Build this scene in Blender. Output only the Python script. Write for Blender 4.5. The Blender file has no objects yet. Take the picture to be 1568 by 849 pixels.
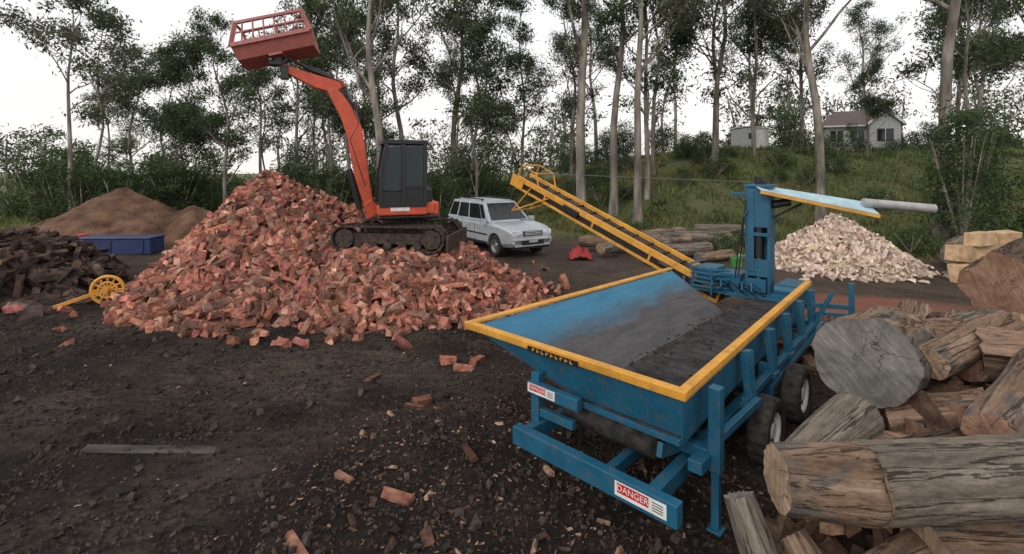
import bpy, math, random
from mathutils import Vector, Matrix, noise, Euler
R=random.Random(7)
scene=bpy.context.scene
V=Vector
# ------------------------------------------------------------------ materials
def nt(name):
    m=bpy.data.materials.new(name); m.use_nodes=True
    n=m.node_tree.nodes; l=m.node_tree.links
    return m,n,l,n['Principled BSDF']
def mixc(n,l,a,b,f,blend='MIX'):
    x=n.new('ShaderNodeMix'); x.data_type='RGBA'; x.blend_type=blend
    for s,v in ((x.inputs[6],a),(x.inputs[7],b),(x.inputs[0],f)):
        if hasattr(v,'links') or hasattr(v,'is_linked'): l.new(v,s)
        elif isinstance(v,(int,float)): s.default_value=v
        else: s.default_value=(*v,1)
    return x.outputs[2]
def tex(n,l,scale,detail=5,stretch=(1,1,1),src='Object',rough=.6,dist=0):
    tc=n.new('ShaderNodeTexCoord'); mp=n.new('ShaderNodeMapping')
    if src=='World':
        g=n.new('ShaderNodeNewGeometry'); l.new(g.outputs['Position'],mp.inputs[0])
    else: l.new(tc.outputs[src],mp.inputs[0])
    mp.inputs['Scale'].default_value=stretch
    t=n.new('ShaderNodeTexNoise'); l.new(mp.outputs[0],t.inputs['Vector'])
    t.inputs['Scale'].default_value=scale; t.inputs['Detail'].default_value=detail
    t.inputs['Roughness'].default_value=rough; t.inputs['Distortion'].default_value=dist
    return t.outputs['Fac']
def ramp(n,l,f,stops):
    r=n.new('ShaderNodeValToRGB'); l.new(f,r.inputs[0]); e=r.color_ramp.elements
    while len(e)<len(stops): e.new(.5)
    for i,(p,c) in enumerate(stops):
        e[i].position=p; e[i].color=(*c,1) if not isinstance(c,(int,float)) else (c,c,c,1)
    return r.outputs[0]
def M(name,c1,c2,scale=4,rough=.8,metal=0,bump=0,bscale=None,usecol=False,src='Object',stretch=(1,1,1),c3=None,bdist=.02,lo=.35,hi=.65):
    m,n,l,b=nt(name)
    st=[(lo,c1),(hi,c2)]
    if c3: st=[(lo,c1),((lo+hi)/2,c3),(hi,c2)]
    col=ramp(n,l,tex(n,l,scale,6,stretch,src),st)
    if usecol:
        a=n.new('ShaderNodeAttribute'); a.attribute_name='Col'
        col=mixc(n,l,col,a.outputs['Color'],1.0,'MULTIPLY')
    l.new(col,b.inputs['Base Color']); b.inputs['Roughness'].default_value=rough; b.inputs['Metallic'].default_value=metal
    b.inputs['Specular IOR Level'].default_value=.3 if rough>.7 else .5
    if bump:
        f=tex(n,l,bscale or scale*3,6,stretch,src,.7)
        bp=n.new('ShaderNodeBump'); bp.inputs['Strength'].default_value=bump; bp.inputs['Distance'].default_value=bdist
        l.new(f,bp.inputs['Height']); l.new(bp.outputs[0],b.inputs['Normal'])
    return m
def paint(name,c,dirt=(.10,.075,.055),amt=.5,rough=.42,scale=3):
    m,n,l,b=nt(name)
    v=ramp(n,l,tex(n,l,scale,5),[(.3,tuple(x*.75 for x in c)),(.7,tuple(min(1,x*1.15) for x in c))])
    d=ramp(n,l,tex(n,l,scale*3.3,9,(1,1,1),'Object',.75),[(.5,0.0),(.72,amt)])
    ch=ramp(n,l,tex(n,l,scale*14,6,(1,1,1),'Object',.8),[(.64,0.0),(.70,.75)])
    o=mixc(n,l,v,dirt,d); o=mixc(n,l,o,(.05,.035,.03),ch)
    l.new(o,b.inputs['Base Color'])
    rr=n.new('ShaderNodeMath'); rr.operation='MULTIPLY_ADD'; l.new(d,rr.inputs[0]); rr.inputs[1].default_value=.5; rr.inputs[2].default_value=rough
    l.new(rr.outputs[0],b.inputs['Roughness'])
    return m
def plain(name,c,rough=.5,metal=0,**k):
    return M(name,tuple(x*.8 for x in c),tuple(min(1,x*1.15) for x in c),k.pop('scale',6),rough,metal,**k)

blue=paint('blue_paint',(.012,.105,.185),amt=.65); lblue=paint('light_blue_sheet',(.40,.58,.64),amt=.3,rough=.5)
yel=paint('yellow_paint',(.72,.34,.045),amt=.55)
org=paint('orange_paint',(.58,.085,.035),amt=.4)
red=paint('bucket_red_paint',(.33,.085,.07),amt=.6)
steel=plain('worn_steel',(.16,.15,.145),.45,.6)
black=plain('black_paint',(.014,.015,.017),.4); rubber=M('rubber',(.012,.012,.012),(.06,.054,.048),8,.85,bump=.3,bscale=40)
trackm=M('track_steel',(.02,.017,.015),(.09,.065,.05),10,.8,bump=.4)
whitep=plain('white_paint',(.72,.72,.70),.5); redp=plain('sign_red',(.6,.02,.02),.5)
silver=paint('silver_car_paint',(.50,.54,.58),dirt=(.3,.27,.24),amt=.25,rough=.3,scale=1)
silver.node_tree.nodes['Principled BSDF'].inputs['Metallic'].default_value=.3
def glassm(name,c,a):
    m,n,l,b=nt(name); b.inputs['Base Color'].default_value=(*c,1); b.inputs['Roughness'].default_value=.06
    b.inputs['Alpha'].default_value=a; b.inputs['Specular IOR Level'].default_value=.5
    return m
glass=glassm('tinted_glass',(.012,.015,.017),1); cabglass=glassm('cab_glass',(.015,.034,.038),.68)
lampm=plain('headlamp',(.75,.77,.78),.1)
woodm=M('split_hardwood',(.195,.082,.055),(.43,.235,.175),9,.9,usecol=True,bump=.6,bscale=30,src='World')
palewood=M('pale_split_wood',(.50,.39,.31),(.78,.66,.55),7,.85,usecol=True,bump=.4,bscale=25,src='World')
blockwood=M('sawn_block_wood',(.42,.30,.20),(.66,.50,.36),7,.85,usecol=True,bump=.4,bscale=25,src='World')
burnt=M('burnt_wood',(.012,.009,.008),(.12,.085,.068),5,.9,usecol=True,bump=.7,bscale=20,src='World')
soilheap=M('brown_soil',(.085,.045,.027),(.21,.12,.078),1.5,.95,bump=.9,bscale=6,src='World',bdist=.15)
concrete=plain('rendered_wall',(.5,.51,.5),.85)
def bark(name,c1,c2,c3,patch,st=.16,sc=6,crack=.9,cw=.018):
    m,n,l,b=nt(name)
    v=ramp(n,l,tex(n,l,sc,8,(1,1,st),'Object',.7,.6),[(.3,c1),(.5,c3),(.7,c2)])
    pm=ramp(n,l,tex(n,l,2.3,5,(1,1,.5),'Object',.6,.5),[(.48,0.0),(.56,1.0)])
    pv=ramp(n,l,tex(n,l,sc*2,7,(1,1,st*.7),'Object',.7),[(.3,tuple(x*.5 for x in patch)),(.65,patch)])
    o=mixc(n,l,v,pv,pm)
    cn=tex(n,l,5,7,(1.6,1.6,.12),'Object',.65,.4)
    ab=n.new('ShaderNodeMath');ab.operation='SUBTRACT';l.new(cn,ab.inputs[0]);ab.inputs[1].default_value=.5
    a2=n.new('ShaderNodeMath');a2.operation='ABSOLUTE';l.new(ab.outputs[0],a2.inputs[0])
    ck=ramp(n,l,a2.outputs[0],[(.0,crack),(cw,0.0)])
    o=mixc(n,l,o,(.018,.012,.009),ck)
    kn=ramp(n,l,tex(n,l,28,6,(1,1,.35),'Object',.8),[(.35,(.6,.6,.6)),(.6,(1.15,1.15,1.15))])
    o=mixc(n,l,o,kn,1.0,'MULTIPLY')
    l.new(o,b.inputs['Base Color']);b.inputs['Roughness'].default_value=.92;b.inputs['Specular IOR Level'].default_value=.25
    f=tex(n,l,13,9,(1,1,st),'Object',.75)
    ad=n.new('ShaderNodeMath');ad.operation='SUBTRACT';l.new(f,ad.inputs[0]);l.new(ck,ad.inputs[1])
    bp=n.new('ShaderNodeBump');bp.inputs['Strength'].default_value=1;bp.inputs['Distance'].default_value=.03;l.new(ad.outputs[0],bp.inputs['Height']);l.new(bp.outputs[0],b.inputs['Normal'])
    return m
bark_grey=bark('grey_bark',(.085,.072,.06),(.34,.29,.235),(.21,.175,.14),(.27,.215,.165),crack=.6)
bark_brown=bark('peeled_bark',(.12,.072,.046),(.42,.31,.22),(.25,.165,.11),(.17,.148,.13),crack=.6)
bark_dark=bark('rough_dark_bark',(.04,.028,.021),(.22,.15,.105),(.12,.08,.055),(.15,.105,.075),st=.3,sc=5)
splitm=bark('split_face_wood',(.20,.115,.075),(.44,.30,.205),(.31,.195,.135),(.34,.22,.155),st=.1,sc=5,crack=.35,cw=.01)
def endgrain(name,c1,c2):
    m,n,l,b=nt(name); tc=n.new('ShaderNodeTexCoord'); w=n.new('ShaderNodeTexWave'); w.wave_type='RINGS'; w.rings_direction='Z'
    l.new(tc.outputs['Object'],w.inputs['Vector']); w.inputs['Scale'].default_value=22; w.inputs['Distortion'].default_value=9; w.inputs['Detail'].default_value=6; w.inputs['Detail Scale'].default_value=1.5
    base=ramp(n,l,tex(n,l,3.2,9,(1,1,1),'Object',.72,.8),[(.28,tuple(x*.55 for x in c1)),(.45,c1),(.7,c2)])
    o=mixc(n,l,base,tuple(x*.5 for x in c1),ramp(n,l,w.outputs['Fac'],[(.1,.15),(.6,0.0)]))
    vo=n.new('ShaderNodeTexVoronoi');vo.feature='DISTANCE_TO_EDGE';vo.inputs['Scale'].default_value=3.3
    ds=n.new('ShaderNodeTexNoise');l.new(tc.outputs['Object'],ds.inputs['Vector']);ds.inputs['Scale'].default_value=6;ds.inputs['Detail'].default_value=5
    vm=n.new('ShaderNodeVectorMath');vm.operation='MULTIPLY_ADD';l.new(ds.outputs['Color'],vm.inputs[0]);vm.inputs[1].default_value=(.22,.22,.22);l.new(tc.outputs['Object'],vm.inputs[2]);l.new(vm.outputs[0],vo.inputs['Vector'])
    cr=ramp(n,l,vo.outputs['Distance'],[(.0,.9),(.016,0.0)])
    mk=ramp(n,l,tex(n,l,2.5,3),[(.46,0.0),(.55,1.0)])
    mu=n.new('ShaderNodeMath');mu.operation='MULTIPLY';l.new(cr,mu.inputs[0]);l.new(mk,mu.inputs[1])
    o=mixc(n,l,o,(.02,.015,.012),mu.outputs[0])
    sw=ramp(n,l,tex(n,l,9,5,(.25,3,1),'Object',.7),[(.4,(.8,.8,.8)),(.6,(1.12,1.12,1.12))])
    o=mixc(n,l,o,sw,1.0,'MULTIPLY')
    l.new(o,b.inputs['Base Color']); b.inputs['Roughness'].default_value=.95;b.inputs['Specular IOR Level'].default_value=.2
    f=tex(n,l,22,7,(.3,2,1),'Object',.8); bp=n.new('ShaderNodeBump'); bp.inputs['Strength'].default_value=.6; bp.inputs['Distance'].default_value=.012; l.new(f,bp.inputs['Height']); l.new(bp.outputs[0],b.inputs['Normal'])
    return m
end_grey=endgrain('sawn_end_grey',(.15,.14,.128),(.27,.255,.235)); end_red=endgrain('sawn_end_red',(.28,.155,.105),(.44,.29,.20)); end_pale=endgrain('sawn_end_pale',(.32,.215,.145),(.50,.38,.27))
trunkm=M('eucalypt_bark',(.10,.086,.072),(.38,.34,.295),2.2,.9,bump=.5,bscale=8,stretch=(1,1,.25),c3=(.21,.185,.155))
def leafmat(name,c1,c2):
    m,n,l,b=nt(name)
    a=n.new('ShaderNodeAttribute'); a.attribute_name='Col'
    o=n.new('ShaderNodeObjectInfo')
    base=mixc(n,l,c1,c2,o.outputs['Random'])
    col=mixc(n,l,base,a.outputs['Color'],1.0,'MULTIPLY')
    d=n.new('ShaderNodeBsdfDiffuse'); t=n.new('ShaderNodeBsdfTranslucent'); x=n.new('ShaderNodeMixShader'); x.inputs[0].default_value=.35
    l.new(col,d.inputs[0]); l.new(col,t.inputs[0]); l.new(d.outputs[0],x.inputs[1]); l.new(t.outputs[0],x.inputs[2])
    l.new(x.outputs[0],n['Material Output'].inputs[0]); n.remove(b)
    return m
leafm=leafmat('eucalypt_leaves',(.082,.115,.066),(.11,.125,.084)); shrubm=leafmat('shrub_leaves',(.055,.092,.042),(.08,.105,.054)); grassm=leafmat('grass_blades',(.16,.20,.075),(.16,.185,.075))

# ------------------------------------------------------------------ mesh builder
class MB:
    def __init__(s): s.v=[];s.f=[];s.m=[];s.c=[]
    def add(s,vs,fs,mat=0,col=(1,1,1)):
        o=len(s.v); s.v.extend([tuple(x) for x in vs])
        for i,f in enumerate(fs):
            s.f.append(tuple(a+o for a in f)); s.m.append(mat[i] if isinstance(mat,list) else mat); s.c.append(col[i] if isinstance(col,list) else col)
    BF=[(0,3,2,1),(4,5,6,7),(0,1,5,4),(1,2,6,5),(2,3,7,6),(3,0,4,7)]
    def box(s,c,d,mat=0,rot=None,col=(1,1,1)):
        x,y,z=[a/2 for a in d]; vs=[V(p) for p in((-x,-y,-z),(x,-y,-z),(x,y,-z),(-x,y,-z),(-x,-y,z),(x,-y,z),(x,y,z),(-x,y,z))]
        if rot is not None: vs=[rot@p for p in vs]
        s.add([p+V(c) for p in vs],s.BF,mat,col)
    def beam(s,a,b,w,h,mat=0,up=(0,0,1),w2=None,h2=None):
        a=V(a);b=V(b);d=(b-a).normalized();u=V(up)
        if abs(d.dot(u))>.98:u=V((1,0,0))
        sd=d.cross(u).normalized();u=sd.cross(d).normalized(); w2=w2 or w;h2=h2 or h
        vs=[]
        for p,ww,hh in((a,w,h),(b,w2,h2)):
            vs+=[p-sd*ww/2-u*hh/2,p+sd*ww/2-u*hh/2,p+sd*ww/2+u*hh/2,p-sd*ww/2+u*hh/2]
        s.add(vs,s.BF,mat)
    def tube(s,pts,rad,n=8,mat=0,cap=True,col=(1,1,1)):
        pts=[V(p) for p in pts]; 
        if not hasattr(rad,'__len__'): rad=[rad]*len(pts)
        vs=[];fs=[];ref=V((.31,.95,.07))
        for i,p in enumerate(pts):
            d=(pts[min(i+1,len(pts)-1)]-pts[max(i-1,0)]).normalized()
            if abs(d.dot(ref))>.95: ref=V((.9,.1,.3))
            a=d.cross(ref).normalized();b=d.cross(a)
            for k in range(n):
                t=2*math.pi*k/n; vs.append(p+(a*math.cos(t)+b*math.sin(t))*rad[i])
        for i in range(len(pts)-1):
            for k in range(n):
                fs.append((i*n+k,i*n+(k+1)%n,(i+1)*n+(k+1)%n,(i+1)*n+k))
        if cap: fs.append(tuple(range(n-1,-1,-1))); fs.append(tuple(range((len(pts)-1)*n,len(pts)*n)))
        s.add(vs,fs,mat,col)
    def poly(s,pts,th,mat=0,n=None):
        pts=[V(p) for p in pts]
        nn=(pts[1]-pts[0]).cross(pts[2]-pts[0]).normalized()*th if n is None else V(n)*th
        k=len(pts); vs=pts+[p+nn for p in pts]
        fs=[tuple(range(k-1,-1,-1)),tuple(range(k,2*k))]+[(i,(i+1)%k,(i+1)%k+k,i+k) for i in range(k)]
        s.add(vs,fs,mat)
    def build(s,name,mats,parent=None,smooth=False,bevel=0,loc=(0,0,0),rot=(0,0,0),mesh_only=False):
        me=bpy.data.meshes.new(name); me.from_pydata(s.v,[],s.f)
        for m in mats: me.materials.append(m)
        me.polygons.foreach_set('material_index',s.m)
        at=me.attributes.new('Col','FLOAT_COLOR','FACE')
        fl=[]
        for c in s.c: fl.extend((c[0],c[1],c[2],1))
        at.data.foreach_set('color',fl)
        if smooth: me.polygons.foreach_set('use_smooth',[True]*len(s.f))
        me.update()
        if mesh_only: return me
        return place(name,me,parent,loc,rot,bevel)
def place(name,me,parent=None,loc=(0,0,0),rot=(0,0,0),bevel=0,scale=(1,1,1)):
    o=bpy.data.objects.new(name,me); scene.collection.objects.link(o)
    o.location=loc;o.rotation_euler=rot;o.scale=scale
    if parent:o.parent=parent
    if bevel:
        b=o.modifiers.new('Bevel','BEVEL');b.width=bevel;b.segments=2;b.limit_method='ANGLE'
    return o
def empty(name,loc,rz=0):
    e=bpy.data.objects.new(name,None);scene.collection.objects.link(e);e.location=loc;e.rotation_euler=(0,0,rz);return e
def sm(a,b,x):
    t=max(0,min(1,(x-a)/(b-a)));return t*t*(3-2*t)
def nz(x,y,z=0,s=1): return noise.noise(V((x*s,y*s,z*s+3.1)))

# ------------------------------------------------------------------ ground
def terr(x,y):
    H=4.7*sm(-8,17,x); h=H*sm(23,41,y+nz(x,y,0,.08)*4)
    if y>22: h+=sm(22,27,y)*(.22*nz(x,y,3,.22)+.08*nz(x,y,4,.8))*(1 if x>-4 else .4)
    near=math.exp(-max(0,y-14)/10)
    h+=near*(.07*nz(x,y,1,.5)+.04*nz(x,y,2,1.7)+.026*nz(x,y,5,5)+.016*nz(x,y,8,10))
    d=(y-(5.6+.22*(x+4)+.02*(x+4)**2))
    for o in(0,1.7): h-=.09*math.exp(-((d-o)/.17)**2)*near*(1-sm(0,1.5,x))-.03*math.exp(-((d-o-.3)/.12)**2)*near*(1-sm(0,1.5,x))
    d=(y-(8.3+.05*x)+.3*nz(x,0,0,.5))
    for o in(0,.5): h-=.06*math.exp(-((d-o)/.12)**2)*near*(1-sm(-.5,.8,x))
    if y>42: h+=.6*nz(x,y,0,.03)
    if x<-8 and y>26: h-=.5*sm(26,40,y)
    return h
def axis(lo,hi,step,far,g):
    a=[];x=lo
    while x<=hi: a.append(x);x+=step
    s=step
    while a[-1]<far: s*=g;a.append(a[-1]+s)
    return a
xs=axis(0,7,.07,420,1.05); xs=[-x for x in reversed(xs[1:])]+xs
ys=axis(1.5,9,.07,600,1.045); ys=[-30,-10,-3,0]+ys
gv=[];gf=[];gc=[]
for y in ys:
    for x in xs:
        gv.append((x,y,terr(x,y)))
        e=nz(x,y,0,.25)*2.5+nz(x,y,0,1.2)*.6
        if x>7.5: g=sm(-1,1.2,y-(16.5+e))
        else: g=sm(-1.5,1.5,y-(23+e-.2*x))
        if x<-9: g=max(g,sm(-1,2,y-22+e))
        o=sm(1.25,.7,math.hypot((x-8.0)/1.9,(y-10.6)/1.3)+nz(x,y,0,1)*.4)
        b=sm(8.5,14.0,y+e*.8+.3*x)
        dr_=(y-(6.1+.22*(x+4)+.02*(x+4)**2))
        d=max(sm(1.2,.2,math.hypot((x+3)/2.8,(y-7.4)/1.5)+nz(x,y,4,1.1)*.5),.75*sm(-.05,.4,nz(x,y,9,.45)),.8*math.exp(-(dr_/.5)**2)*(1-sm(-1,1,x))*sm(-.3,.3,nz(x,y,2,.8)))
        gc.append((g,o,b,d))
nx=len(xs)
for j in range(len(ys)-1):
    for i in range(nx-1): gf.append((j*nx+i,j*nx+i+1,(j+1)*nx+i+1,(j+1)*nx+i))
me=bpy.data.meshes.new('ground');me.from_pydata(gv,[],gf)
at=me.attributes.new('Zone','FLOAT_COLOR','POINT');at.data.foreach_set('color',[c for q in gc for c in q])
me.polygons.foreach_set('use_smooth',[True]*len(gf))
m,n,l,b=nt('yard_soil')
a=n.new('ShaderNodeAttribute');a.attribute_name='Zone';sp=n.new('ShaderNodeSeparateColor');l.new(a.outputs['Color'],sp.inputs[0])
soil=ramp(n,l,tex(n,l,1.1,9,(1,1,1),'World',.72),[(.28,(.012,.009,.0075)),(.5,(.034,.025,.0205)),(.72,(.10,.072,.057))])
fine=ramp(n,l,tex(n,l,18,9,(1,1,1),'World',.8),[(.36,(.32,.3,.28)),(.52,(1,1,1)),(.68,(2.1,2.0,1.9))])
soil=mixc(n,l,soil,fine,1.0,'MULTIPLY')
brown=ramp(n,l,tex(n,l,.9,8,(1,1,1),'World',.7),[(.3,(.05,.036,.029)),(.7,(.15,.11,.085))])
brown=mixc(n,l,brown,fine,.6,'MULTIPLY')
o=mixc(n,l,soil,brown,sp.outputs[2])
dust=ramp(n,l,tex(n,l,4,10,(.5,1.8,1),'World',.8),[(.38,0.0),(.62,.85)])
mm=n.new('ShaderNodeMath');mm.operation='MULTIPLY';l.new(dust,mm.inputs[0]);l.new(a.outputs['Alpha'],mm.inputs[1])
o=mixc(n,l,o,mixc(n,l,(.16,.125,.105),fine,.5,'MULTIPLY'),mm.outputs[0])
g=n.new('ShaderNodeNewGeometry')
for sc_v,th,msc,cols in((55,.16,3.1,((.10,.07,.055),(.30,.23,.17))),(24,.10,2.2,((.06,.04,.03),(.25,.18,.13)))):
    vo=n.new('ShaderNodeTexVoronoi');l.new(g.outputs['Position'],vo.inputs['Vector']);vo.inputs['Scale'].default_value=sc_v
    ck=ramp(n,l,vo.outputs['Distance'],[(th,.8),(th+.06,0.0)])
    msk=ramp(n,l,tex(n,l,msc,5,(1,1,1),'World'),[(.48,0.0),(.6,1.0)])
    m2=n.new('ShaderNodeMath');m2.operation='MULTIPLY';l.new(ck,m2.inputs[0]);l.new(msk,m2.inputs[1])
    sv=n.new('ShaderNodeSeparateColor');l.new(vo.outputs['Color'],sv.inputs[0])
    o=mixc(n,l,o,mixc(n,l,cols[0],cols[1],sv.outputs[0]),m2.outputs[0])
o=mixc(n,l,o,mixc(n,l,(.40,.15,.10),(.24,.12,.085),tex(n,l,3,6,(1,1,1),'World')),sp.outputs[1])
gr=ramp(n,l,tex(n,l,.35,9,(1,1,1),'World',.7),[(.3,(.07,.08,.034)),(.5,(.12,.14,.055)),(.66,(.19,.155,.10))])
gr=mixc(n,l,gr,fine,.4,'MULTIPLY')
o=mixc(n,l,o,gr,sp.outputs[0])
l.new(o,b.inputs['Base Color']);b.inputs['Roughness'].default_value=.95;b.inputs['Specular IOR Level'].default_value=.2
f1=tex(n,l,9,12,(1,1,1),'World',.8)
bp=n.new('ShaderNodeBump');bp.inputs['Strength'].default_value=1;bp.inputs['Distance'].default_value=.13;l.new(f1,bp.inputs['Height']);l.new(bp.outputs[0],b.inputs['Normal'])
me.materials.append(m);place('ground',me)

# ------------------------------------------------------------------ chunks
def chunk(mb,c,L,W,H,rot,col,mat=0,wedge=None,endcol=None,jit=.12,bk=None):
    w=wedge if wedge is not None else R.uniform(.05,.8)
    j=lambda:R.uniform(-jit,jit)
    x,y,z=L/2,W/2,H/2
    sk=j()*1.6
    vs=[(-x+j()*W,-y*(1+j()),-z),(x+j()*W,-y*(1+j()),-z*(1+j())),(x+j()*W,y*(1+j()),-z*(1+j())),(-x+j()*W,y,-z*(1+j())),(-x+j()*W,-y*w+sk*W,z),(x+j()*W,-y*w*(1+j())+sk*W,z*(1+j()*2)),(x+j()*W,y*w+sk*W,z*(1+j()*2)),(-x+j()*W,y*w+sk*W,z)]
    e=endcol or tuple(min(2,k*1.3) for k in col)
    def v(a,b_):
        t=R.uniform(a,b_);return tuple(k*t for k in col)
    mb.add([rot@V(p)+V(c) for p in vs],MB.BF,mat,[bk or v(.8,1.1),v(.75,1.1),v(.8,1.1),e,v(.7,1.1),e])
def billet(mb,c,L,Rr,rot,col,bk):
    ang=R.uniform(.9,2.0);h=[(0,0),(-ang/2,1),(-ang/6,1.04),(ang/6,1.04),(ang/2,1)]
    bow=R.uniform(-.06,.06)*L;vs=[]
    tw=R.uniform(-.2,.2)
    for s_,xx in((0,-L/2),(1,0),(2,L/2)):
        for k,(a,r) in enumerate(h):
            if k==0: y=z=0
            else: y=math.sin(a+tw*(s_-1))*Rr*r;z=math.cos(a+tw*(s_-1))*Rr*r
            j=R.uniform(-.07,.07)*Rr
            vs.append(rot@V((xx+(R.uniform(-.12,.12)*Rr if s_!=1 else 0),y+j,z-Rr*.55+j+(bow if s_==1 else 0)))+V(c))
    fs=[];cs=[]
    for s_ in(0,5):
        for k in range(5):
            fs.append((s_+k,s_+(k+1)%5,s_+5+(k+1)%5,s_+5+k))
            t=R.uniform(.82,1.1);cs.append(tuple(q*t for q in (bk if 1<=k<=3 else col)))
    fs+=[(4,3,2,1,0),(10,11,12,13,14)];e=R.uniform(1.15,1.6);cs+=[tuple(q*e for q in col)]*2
    mb.add(vs,fs,0,cs)
def rrot(t=3.14):
    return Euler((R.uniform(-t,t),R.uniform(-t,t),R.uniform(0,6.28))).to_matrix()
def pilemesh(name,hf,bounds,N,size,mats,colf,basecol,layers=(0,),step=.2,stray=0,strayf=None,bkc=None,til=.65,zj=(-.07,.05),sv=(.75,1.25),bil=False,bkp=.6):
    mb=MB();x0,x1,y0,y1=bounds
    nxx=int((x1-x0)/step);nyy=int((y1-y0)/step);vs=[];fs=[]
    for j in range(nyy+1):
        for i in range(nxx+1):
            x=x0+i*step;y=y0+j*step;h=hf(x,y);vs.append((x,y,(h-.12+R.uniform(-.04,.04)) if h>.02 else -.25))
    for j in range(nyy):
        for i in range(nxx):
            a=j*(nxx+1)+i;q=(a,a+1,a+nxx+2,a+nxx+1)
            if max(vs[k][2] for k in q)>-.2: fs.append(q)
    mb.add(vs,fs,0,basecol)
    def one(c,s,rot):
        cc=colf()
        if bil:
            t=R.uniform(.6,1.25);bk=tuple(a*t for a in bkc) if R.random()<bkp else tuple(a*.88 for a in cc)
            billet(mb,c,size[0]*s,size[1]*R.uniform(.6,1.15),rot,cc,bk)
        else:
            bk=None
            if bkc and R.random()<.6: t=R.uniform(.6,1.2);bk=tuple(a*t for a in bkc)
            chunk(mb,c,size[0]*s,size[1]*R.uniform(.6,1.4),size[2]*R.uniform(.5,1.3),rot,cc,jit=.22,bk=bk)
    k=0
    while k<N:
        x=R.uniform(x0,x1);y=R.uniform(y0,y1);h=hf(x,y)
        if h<=.03: 
            if R.random()<.985 or stray==0: continue
            h=.06
            if R.random()<.5: continue
        s=R.uniform(*sv);z=h+R.choice(layers)+R.uniform(*zj)
        e=.15
        gx=(hf(x+e,y)-hf(x-e,y))/(2*e);gy=(hf(x,y+e)-hf(x,y-e))/(2*e)
        if abs(gx)>2 or abs(gy)>2: gx=gy=0
        q=V((0,0,1)).rotation_difference(V((-gx,-gy,1)).normalized()).to_matrix()
        rot=q@rrot(til)@Euler((R.uniform(0,6.28),0,0)).to_matrix()
        one((x,y,z),s,rot);k+=1
    for _ in range(stray):
        x,y=strayf();one((x,y,terr(x,y)+.05),R.uniform(.4,1),rrot(.2)@Euler((R.uniform(0,6.28),0,0)).to_matrix())
    return mb.build(name,mats)
def hwood(x,y):
    dx=x+6.75;dy=y-13.2
    sx=.5 if dx>0 else 1.5
    dd=math.hypot(dx*sx,dy*(1.0 if dy<0 else 1.1))
    hA=3.0-.76*dd-.10*max(0,3-abs(dd-2.2)*2)*.3
    if dx>0: hA-=.10*max(0,dx-3)
    r=math.hypot((x+2.7)/3.5,(y-11.8)/2.85)
    hB=min(1.15,2.0*(1-r))
    h=max(hA,hB)+.14*nz(x,y,0,.9)+.10*nz(x,y,3,2.2)
    ox=max(-4.25-x,x+1.0,0);oy=max(11.0-y,y-13.0,0);od=math.hypot(ox,oy)
    h=min(h,1.12+.85*od)
    if x<-10.6 or x>1.3: h=-1
    return h
def wc():
    t=R.random();k=R.uniform(.65,1.3)
    if t<.15:return (1.4*k,1.45*k,1.4*k)
    if t<.26:return (.45,.46,.47)
    if t<.40: return (.85*k,.95*k,.95*k)
    return (k*1.12,k*R.uniform(.76,.98),k*R.uniform(.76,.95))
def sf():
    t=R.random()*3.14
    return (-4.0+5.0*math.cos(t)*R.uniform(.95,1.12),12.9-4.3*math.sin(t)*R.uniform(.93,1.05))
pilemesh('firewood_pile',hwood,(-11,1.4,8.3,17.5),6200,(.34,.135,.14),[woodm],wc,(.14,.14,.14),layers=(0,0,-.08),stray=90,strayf=sf,bkc=(.48,.44,.42),bil=True,bkp=.42)  # darkened base colour paints in the shade of gaps between billets
def hchip(x,y):
    d=math.hypot((x-10.2)/2.35,(y-15.4)/1.9);return 1.62*(1-d)**.9+.07*nz(x,y,0,2) if d<1 else -1
def pc():
    k=R.uniform(.65,1.2);return (k,k*R.uniform(.92,1),k*R.uniform(.88,1.02))
pilemesh('split_kindling_pile',hchip,(7.6,12.8,13.2,17.6),2600,(.25,.12,.08),[palewood],pc,(.4,.36,.32),layers=(0,-.05),stray=50,strayf=lambda:(R.uniform(7.8,12.3),R.uniform(13.1,14.3)),bkc=(.5,.45,.4))
def hburn(x,y):
    d=math.hypot((x+13.7)/3.3,(y-12.6)/2.2);return 1.15*(1-d*d*d)*(1-.35*sm(-13,-11,x))+.3*nz(x,y,0,1.2) if d<1 else -1
def bc():
    k=R.uniform(.4,1.5);t=R.random()
    if t<.25:return (1.9*k,1.7*k,1.6*k)
    return (k*1.1,k,k)
pilemesh('burnt_stump_pile',hburn,(-16.9,-10,10,14.8),560,(.75,.17,.2),[burnt],bc,(.4,.4,.4),layers=(0,.05),stray=25,strayf=lambda:(R.uniform(-12.5,-9.6),R.uniform(10,12)),til=.55,zj=(-.1,.14),sv=(.4,1.4),bkc=(.9,.85,.8),bil=True)
mb=MB();vs=[];fs=[];nn=110
for j in range(nn+1):
    for i in range(nn+1):
        x=-22+12*i/nn;y=16+10*j/nn
        d=math.hypot((x+17.0)/4.0,(y-21.3)/3.6);d2=math.hypot((x+14.2)/3,(y-21.8)/2.6)
        h=max(2.3*(1-d**1.1),1.5*(1-d2)) 
        h=h+.22*nz(x,y,0,.9)+.10*nz(x,y,0,3)+.05*nz(x,y,0,7) if h>-.1 else -.3
        vs.append((x,y,h-.03))
for j in range(nn):
    for i in range(nn): a=j*(nn+1)+i;fs.append((a,a+1,a+nn+2,a+nn+1))
mb.add(vs,fs);mb.build('soil_heap',[soilheap],smooth=True)

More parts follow.
